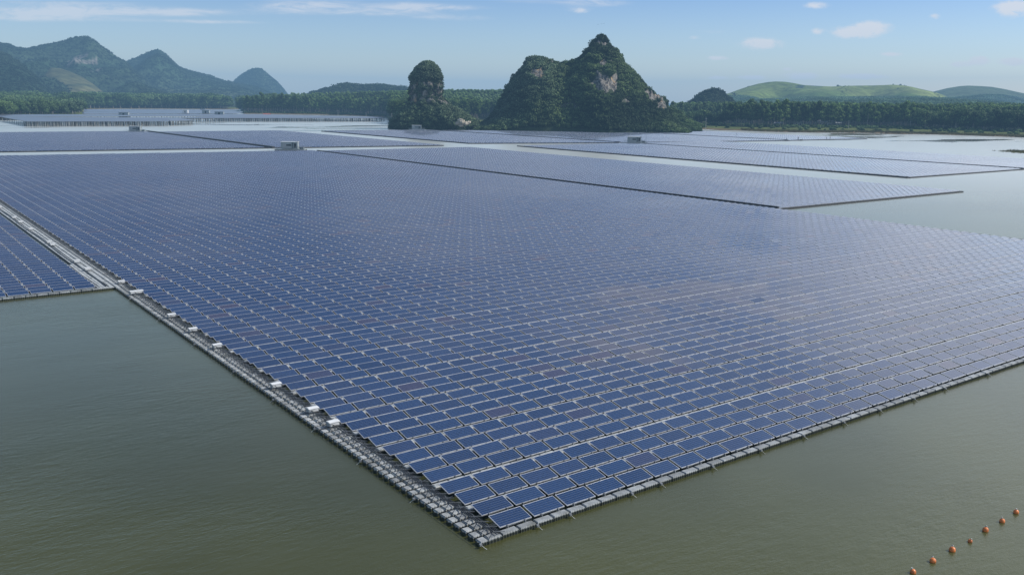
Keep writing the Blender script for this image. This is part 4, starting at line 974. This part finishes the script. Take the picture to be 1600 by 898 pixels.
# ------------------------------------------------------------------ stilted panel decks at the far left
def deck(name_label, polyf, zd, pile_front, n_piles, back_rows=4, z_th=.18):
    """polyf: four corners in pixels on the deck plane (front left, front right, back right, back left)"""
    c = np.array([gw(x, y, zd) for x, y in polyf]); o0 = c[0].copy(); o0[2] = 0
    r_ = empty('stilt_solar_array', tuple(o0), 0, name_label, 'solar array', 'solar decks standing on piles')
    c = c-o0; b = MB(); nr = max(2, int(np.linalg.norm(c[3]-c[0])/3.4))
    for k in range(nr):
        f0, f1 = k/nr, (k+.8)/nr; A = c[0]*(1-f0)+c[3]*f0; B = c[1]*(1-f0)+c[2]*f0; C_ = c[1]*(1-f1)+c[2]*f1; D_ = c[0]*(1-f1)+c[3]*f1
        up = np.array([0, 0, .25]); b.face([A, B, C_+up, D_+up], 0, [(0, 0), (60, 0), (60, 1), (0, 1)]); b.face([D_+up, C_+up, C_+up*.8, D_+up*.8], 1)
    b.build('panel_rows', ['deck_panel', 'hdpe_dark'], r_)
    b = MB(); e = np.array([0, 0, -z_th]); b.face([c[0]+e, c[1]+e, c[1], c[0]]); b.face([c[3]+e, c[0]+e, c[0], c[3]]); b.face([c[1]+e, c[2]+e, c[2], c[1]])
    b.build('edge_beam', ['hdpe_dark'], r_)
    d = (c[3]-c[0])/max(np.linalg.norm(c[3]-c[0]), 1); fl = np.linalg.norm(c[1]-c[0])
    pm = MB(); pm.bar((0, 0, -1.5), (0, 0, zd-z_th), .17, 0, 8); pme = pm.mesh('pile', ['concrete'])
    for k in range(n_piles):
        p_ = c[0]+(c[1]-c[0])*(k+.3)/n_piles; o = bpy.data.objects.new('pile', pme); link(o); o.parent = r_; o.location = (p_[0]+rng.normal(0, .2), p_[1]+.3+rng.random()*.6, 0)
    b = MB()
    for rr in range(1, back_rows+1):
        for k in range(n_piles):
            p_ = c[0]+(c[1]-c[0])*(k+.3+rng.normal(0, .15))/n_piles+d*(rr*4.2); b.bar((p_[0], p_[1], -1.2), (p_[0], p_[1], zd-z_th), .16, 0, 5)
    for k in range(14):
        p_ = c[0]+(c[3]-c[0])*(k+.5)/14; b.bar((p_[0], p_[1], -1.2), (p_[0], p_[1], zd-z_th), .16, 0, 5)
    tag(b.build('rear_piles', ['hdpe_dark'], r_), kind='stuff')
deck('largest stilted solar deck, nearest at the far left', [(42, 190), (265, 189.8), (262, 184.3), (3, 183.3)], 3.0, 0, 78)
deck('short stilted solar deck extending the largest one to the right', [(266, 189.3), (302, 188.2), (277, 184.6), (262, 184.8)], 3.0, 0, 14, 3)
deck('long stilted solar deck reaching right toward the rock island', [(276, 184.8), (600, 184.9), (585, 183.0), (395, 179.0)], 2.8, 0, 96, 3)
deck('stilted solar deck behind the largest one', [(-60, 183), (395, 181.2), (385, 178.9), (-60, 179.5)], 2.6, 0, 90, 1)
deck('stilted solar deck with huts along its back edge', [(131, 178), (372, 177.6), (380, 174.8), (131, 175.)], 2.6, 0, 70, 1)
deck('farthest stilted solar deck below the mountains', [(131, 174.3), (366, 175), (374, 172.), (131, 171.2)], 2.6, 0, 60, 1)
def hut(px_, py_, Y, w, h, mt, label):
    p_ = at_depth(px_, py_, Y); r_ = empty('equipment_hut', tuple(to_world(p_)[0]), -(math.pi/2-YAW), label, 'hut')
    b = MB(); b.box(-w/2, w/2, -1.4, 1.4, -1.2, h); b.build('wall', [mt], r_)
    b = MB(); b.box(-w/2-.3, w/2+.3, -1.7, 1.7, h+.003, h+.2); b.build('roof', ['roof_tin' if mt != 'white_box' else 'white_box'], r_)
    b = MB(); b.box(-w*.1, w*.1, -1.43, -1.402, 0, h*.8); b.build('door', ['window_dark'], r_)
for a in [(290, 177.3, 905, 5, 3.2, 'white_box', 'bright white hut standing on the far stilted decks'), (322, 177.4, 900, 7, 3., 'container_grey', 'grey hut right of the bright white hut on the far decks'),
          (343, 179.3, 850, 8, 2.6, 'container_grey', 'long low grey hut at the front of the far decks'), (194, 181.6, 780, 8, 3., 'container_grey', 'grey hut on the decks behind the small inverter platform'),
          (245, 173.8, 1150, 8, 2.2, 'container_grey', 'tiny pale hut on the farthest deck at left'), (317, 173.2, 1200, 6, 2.4, 'container_dark', 'tiny dark hut on the farthest deck')]:
    hut(*a)

# ------------------------------------------------------------------ farm buildings and poles on the right shore
def house(px_, py_, Y, w, d_, h, rh, wall, roof, nw, label, two=False):
    p_ = at_depth(px_, py_, Y); z = float(terrain_h(np.array([p_[0]]), np.array([Y]))[0]); p_[2] = z
    r_ = empty('farm_house', tuple(to_world(p_)[0]), -(math.pi/2-YAW)+.1, label, 'house', 'farm buildings on the shore')
    b = MB(); b.box(-w/2, w/2, -d_/2, d_/2, -.5, h); b.build('wall', [wall], r_)
    b = MB(); e = .5; A = [(-w/2-e, -d_/2-e, h+.01), (w/2+e, -d_/2-e, h+.01), (w/2+e, 0, h+rh), (-w/2-e, 0, h+rh)]; b.face(A); b.face([(x, -y, z_) for x, y, z_ in A[::-1]])
    for s_ in (-1, 1): b.face([(s_*(w/2), -d_/2, h+.01), (s_*(w/2), d_/2, h+.01), (s_*(w/2), 0, h+rh-.05)])
    b.build('roof', [roof], r_)
    for fl in range(2 if two else 1):
        for k in range(nw):
            x = -w/2+(k+.5)*w/nw; b = MB(); b.box(x-.55, x+.55, -d_/2-.04, -d_/2-.003, 1.0+fl*3, 2.2+fl*3); b.build('window', ['window_dark'], r_)
    b = MB(); b.box(w*.22, w*.22+1, -d_/2-.05, -d_/2-.004, 0, 2.1); b.build('door', ['wood_dark'], r_)
house(1290, 200, 742, 20, 7, 3.4, 1.8, 'plaster', 'roof_tin', 8, 'long low farm shed with a grey roof on the right shore')
house(1245, 200, 738, 6, 5, 3.6, 1.5, 'white_box', 'roof_tin', 2, 'small white farm house left of the long shed')
house(1258, 197, 748, 7, 6, 4.6, 1.6, 'plaster', 'roof_tin', 2, 'taller pale house between the white house and the shed')
house(1308, 201, 738, 5, 5, 2.8, 1.2, 'plaster', 'roof_tin', 1, 'low grey hut at the right end of the long shed')
house(1591, 205, 690, 4.6, 4, 6., .6, 'white_box', 'roof_tin', 2, 'small two storey white building at the right picture border', True)
house(1215, 200.5, 735, 6, 4, 2.2, .9, 'plaster', 'roof_tin', 2, 'tiny white roofed hut at the foot of the tall pale trees')
house(417, 178.3, 1000, 7, 5, 3, 1.2, 'roof_red', 'roof_red', 2, 'small red building behind the stilted decks')
def pole(px_, ytop, Y, label):
    p_ = at_depth(px_, ytop, Y); z = float(terrain_h(np.array([p_[0]]), np.array([Y]))[0]); h = max(p_[2]-z, 6); p_[2] = z
    r_ = empty('utility_pole', tuple(to_world(p_)[0]), -(math.pi/2-YAW), label, 'pole', 'utility poles along the shore')
    b = MB(); b.bar((0, 0, -.3), (0, 0, h), .20, 0, 8, .12); b.build('post', ['concrete'], r_)
    b = MB(); b.box(-.9, .9, -.06, .06, h-.9, h-.75); b.build('crossarm', ['concrete'], r_)
for a in [(810.5, 180, 600, 'concrete pole at the left foot of the large rock hill'), (919.5, 184, 590, 'concrete pole in front of the large rock hill'), (1000, 193, 600, 'short concrete pole at the right foot of the hill'),
          (1103.5, 184, 665, 'concrete pole right of the large rock hill'), (1326.5, 188, 690, 'concrete pole just right of the long farm shed'), (1423, 190, 700, 'thin concrete pole, leftmost of the right meadow'),
          (1446, 192, 700, 'thin concrete pole second from left in the right meadow'), (1495.5, 191, 690, 'thin concrete pole beside the taller one in the right meadow'), (1504.5, 190.5, 690, 'tallest concrete pole in the right meadow'),
          (528, 172, 870, 'pale pole at the plantation edge left of the island'), (572, 176, 860, 'pale pole closest to the island from the left'), (612, 177, 640, 'pale pole at the left tip of the island')]:
    pole(*a)

# ------------------------------------------------------------------ haze: a real layer of thin air over the valley
HZ = bpy.data.materials.new('haze_air'); HZ.use_nodes = True; nt = HZ.node_tree; nt.nodes.clear()
out = N(nt, 'ShaderNodeOutputMaterial'); ab = N(nt, 'ShaderNodeVolumeAbsorption'); em = N(nt, 'ShaderNodeEmission'); ad = N(nt, 'ShaderNodeAddShader')
SIG = 1.95e-4; HCOL = (.20, .39, .62)
ab.inputs['Color'].default_value = (0, 0, 0, 1); ab.inputs['Density'].default_value = SIG
em.inputs['Color'].default_value = (*HCOL, 1); em.inputs['Strength'].default_value = SIG
L(nt, ab.outputs[0], ad.inputs[0]); L(nt, em.outputs[0], ad.inputs[1]); L(nt, ad.outputs[0], out.inputs['Volume'])
b = MB(); b.box(-5200, 5200, -3800, 6600, -3.3, 175)
MATS['haze_air'] = HZ
tag(b.build('haze', ['haze_air'], None, (0, 0, 0)), 'thin bluish haze over the lake and hills', kind='structure')

# ------------------------------------------------------------------ sky
SUN_AZ, SUN_EL = R(118), R(43)      # azimuth clockwise from north (+Y)
S = np.array([math.sin(SUN_AZ)*math.cos(SUN_EL), math.cos(SUN_AZ)*math.cos(SUN_EL), math.sin(SUN_EL)])
W = bpy.data.worlds.new('World'); bpy.context.scene.world = W; W.use_nodes = True; nt = W.node_tree; nt.nodes.clear()
sky = N(nt, 'ShaderNodeTexSky', sky_type='NISHITA'); sky.sun_disc = False; sky.sun_elevation = SUN_EL; sky.sun_rotation = SUN_AZ
sky.air_density = 1.0; sky.dust_density = .8; sky.ozone_density = 2.2; sky.altitude = 100
tc = N(nt, 'ShaderNodeTexCoord').outputs['Generated']
vr = N(nt, 'ShaderNodeVectorRotate', rotation_type='Z_AXIS'); L(nt, tc, vr.inputs['Vector']); vr.inputs['Angle'].default_value = (math.pi/2-YAW) 
sx = N(nt, 'ShaderNodeSeparateXYZ'); L(nt, vr.outputs[0], sx.inputs[0])
yc = math_(nt, 'MAXIMUM', sx.outputs[1], .05); U_ = math_(nt, 'DIVIDE', sx.outputs[0], yc); V_ = math_(nt, 'DIVIDE', sx.outputs[2], yc)
cx = N(nt, 'ShaderNodeCombineXYZ'); L(nt, U_, cx.inputs[0]); L(nt, V_, cx.inputs[1]); UV = cx.outputs[0]
front = maprange(nt, sx.outputs[1], .1, .3)
def blob(px_, py_, w, h):
    d = ray(px_, py_); u0, v0 = d[0]/d[1], d[2]/d[1]
    a = math_(nt, 'DIVIDE', math_(nt, 'SUBTRACT', U_, u0), w/F_PX); c = math_(nt, 'DIVIDE', math_(nt, 'SUBTRACT', V_, v0), h/F_PX)
    r2 = math_(nt, 'ADD', math_(nt, 'MULTIPLY', a, a), math_(nt, 'MULTIPLY', c, c))
    return math_(nt, 'EXPONENT', math_(nt, 'MULTIPLY', r2, -1.))
def acc(bl, amps):
    t = None
    for q, a in zip(bl, amps):
        v = math_(nt, 'MULTIPLY', blob(*q), a); t = v if t is None else math_(nt, 'ADD', t, v)
    return t
puffs = [(1190, 69, 32, 9), (1335, 51, 36, 9), (1365, 42, 30, 9), (1122, 91, 17, 4), (1500, 101, 15, 5), (1530, 95, 15, 7), (1585, 97, 26, 6), (1583, 13, 30, 13), (1460, 26, 10, 5), (1250, 119, 24, 6), (1345, 120, 42, 4.5), (1085, 59, 12, 4),
         (1175, 121, 24, 4), (1120, 122, 18, 3.5), (1275, 9, 22, 6), (1276, 49, 10, 5), (1393, 85, 18, 4), (905, 17, 16, 5), (1230, 108, 10, 3)]
pa = [1., 1., .75, .75, .95, 1., .95, .95, .6, 1., .95, .45, .8, .75, .6, .55, .7, .6, .6]
pn = noise(nt, mapping(nt, UV, (1, 2.0, 1)), 55, 6, .68, .3)
pd = maprange(nt, math_(nt, 'MULTIPLY', acc(puffs, pa), math_(nt, 'SUBTRACT', math_(nt, 'MULTIPLY', pn, 2.8), .28)), .18, .85)
wisps = [(60, 22, 110, 9), (40, 30, 60, 4), (170, 17, 120, 7), (290, 20, 70, 5), (350, 35, 60, 3), (460, 14, 60, 8), (500, 8, 90, 8), (560, 21, 60, 4), (640, 13, 60, 8), (700, 28, 60, 5), (720, 12, 60, 4), (930, 4, 50, 6), (905, 16, 20, 5), (1110, 50, 30, 4), (100, 5, 130, 5), (820, 2, 60, 4), (250, 33, 120, 3)]
wa = [.95, .5, .8, .75, .55, .75, .7, .55, .85, .6, .5, .8, .5, .35, .45, .4, .35]
wn = noise(nt, mapping(nt, UV, (5.5, 26, 1), (0, 0, -.10)), 3.6, 7, .68, 1.1)
wd = maprange(nt, math_(nt, 'MULTIPLY', acc(wisps, wa), math_(nt, 'SUBTRACT', math_(nt, 'MULTIPLY', wn, 2.9), .45)), .08, 1.1, 0, .7)
# high thin cloud elsewhere in the sky (seen in the reflections)
zc = math_(nt, 'MAXIMUM', math_(nt, 'ADD', sx.outputs[2], .12), .05)
c2 = N(nt, 'ShaderNodeCombineXYZ'); L(nt, math_(nt, 'DIVIDE', sx.outputs[0], zc), c2.inputs[0]); L(nt, math_(nt, 'DIVIDE', sx.outputs[1], zc), c2.inputs[1])
hn = noise(nt, mapping(nt, c2.outputs[0], (.9, 1.3, 1)), 1.6, 5, .6, .4)
hd = math_(nt, 'MULTIPLY', maprange(nt, math_(nt, 'ADD', hn, math_(nt, 'MULTIPLY', sx.outputs[0], .26)), .30, .76, 0, 1.), math_(nt, 'MULTIPLY', maprange(nt, sx.outputs[2], .115, .19), maprange(nt, sx.outputs[2], .34, .62, 1., .25)))
cl = math_(nt, 'MULTIPLY', math_(nt, 'MAXIMUM', pd, wd), front)
cl = math_(nt, 'MAXIMUM', cl, hd)
glare = math_(nt, 'ADD', .9, math_(nt, 'MULTIPLY', maprange(nt, sx.outputs[0], -.1, .7), math_(nt, 'MULTIPLY', maprange(nt, sx.outputs[2], .115, .2), .75)))
SK = .15
tr_ = N(nt, 'ShaderNodeValToRGB'); L(nt, math_(nt, 'MULTIPLY', sx.outputs[2], 1.), tr_.inputs[0]); e = tr_.color_ramp.elements
e[0].position = 0.; e[0].color = (1.28, 1.19, 1.12, 1); e[1].position = 1.; e[1].color = (.62, .76, .92, 1)
for q, c in ((.05, (.84, .89, 1.02)), (.115, (.52, .64, .90)), (.14, (2.3, 2.2, 2.0)), (.26, (2.0, 1.9, 1.72)), (.36, (.68, .76, .86)), (.55, (.58, .68, .80))): x = e.new(q); x.color = (*c, 1)  # bright band added above the view to whiten reflections on far water and panels
side = math_(nt, 'ADD', 1., math_(nt, 'MULTIPLY', math_(nt, 'MULTIPLY', sx.outputs[0], .35), maprange(nt, sx.outputs[2], .115, .2)))
tint = mixc(nt, 1., tr_.outputs[0], side, 'MULTIPLY')
colr = mixc(nt, 1., sky.outputs[0], tint, 'MULTIPLY')
bg = N(nt, 'ShaderNodeBackground'); bg.inputs['Strength'].default_value = SK; L(nt, colr, bg.inputs[0])
bgc = N(nt, 'ShaderNodeBackground'); L(nt, glare, bgc.inputs['Strength']); bgc.inputs[0].default_value = (.93, .93, .97, 1)
mxw = N(nt, 'ShaderNodeMixShader'); L(nt, math_(nt, 'MULTIPLY', cl, .85), mxw.inputs[0]); L(nt, bg.outputs[0], mxw.inputs[1]); L(nt, bgc.outputs[0], mxw.inputs[2])
wo = N(nt, 'ShaderNodeOutputWorld'); L(nt, mxw.outputs[0], wo.inputs[0])

ld = bpy.data.lights.new('sun', 'SUN'); ld.energy = 4.2; ld.angle = R(.6); ld.color = (1, .94, .85)
lo = bpy.data.objects.new('sun', ld); link(lo)
from mathutils import Vector, Matrix
lo.rotation_euler = Vector(-S).to_track_quat('-Z', 'Y').to_euler()

# ------------------------------------------------------------------ camera
cd = bpy.data.cameras.new('camera'); cd.sensor_width = 36; cd.lens = F_PX/1600*36; cd.clip_start = .5; cd.clip_end = 20000
co = bpy.data.objects.new('camera', cd); link(co)
def dirw(v): q = np.array([v[0], v[1]]); return np.array([q@AX, q@BX, v[2]])
r_, u_, f_ = dirw(RT), dirw(UP), dirw(FW)
co.matrix_world = Matrix(((r_[0], u_[0], -f_[0], CAMW[0]), (r_[1], u_[1], -f_[1], CAMW[1]), (r_[2], u_[2], -f_[2], CAMW[2]), (0, 0, 0, 1)))
sc = bpy.context.scene; sc.camera = co
sc.view_settings.view_transform = 'Standard'; sc.view_settings.look = 'None'; sc.view_settings.exposure = 0
sc.render.engine = 'CYCLES'; sc.cycles.use_denoising = True
sc.cycles.max_bounces = 6; sc.cycles.diffuse_bounces = 2; sc.cycles.glossy_bounces = 3; sc.cycles.transparent_max_bounces = 8; sc.cycles.volume_bounces = 0
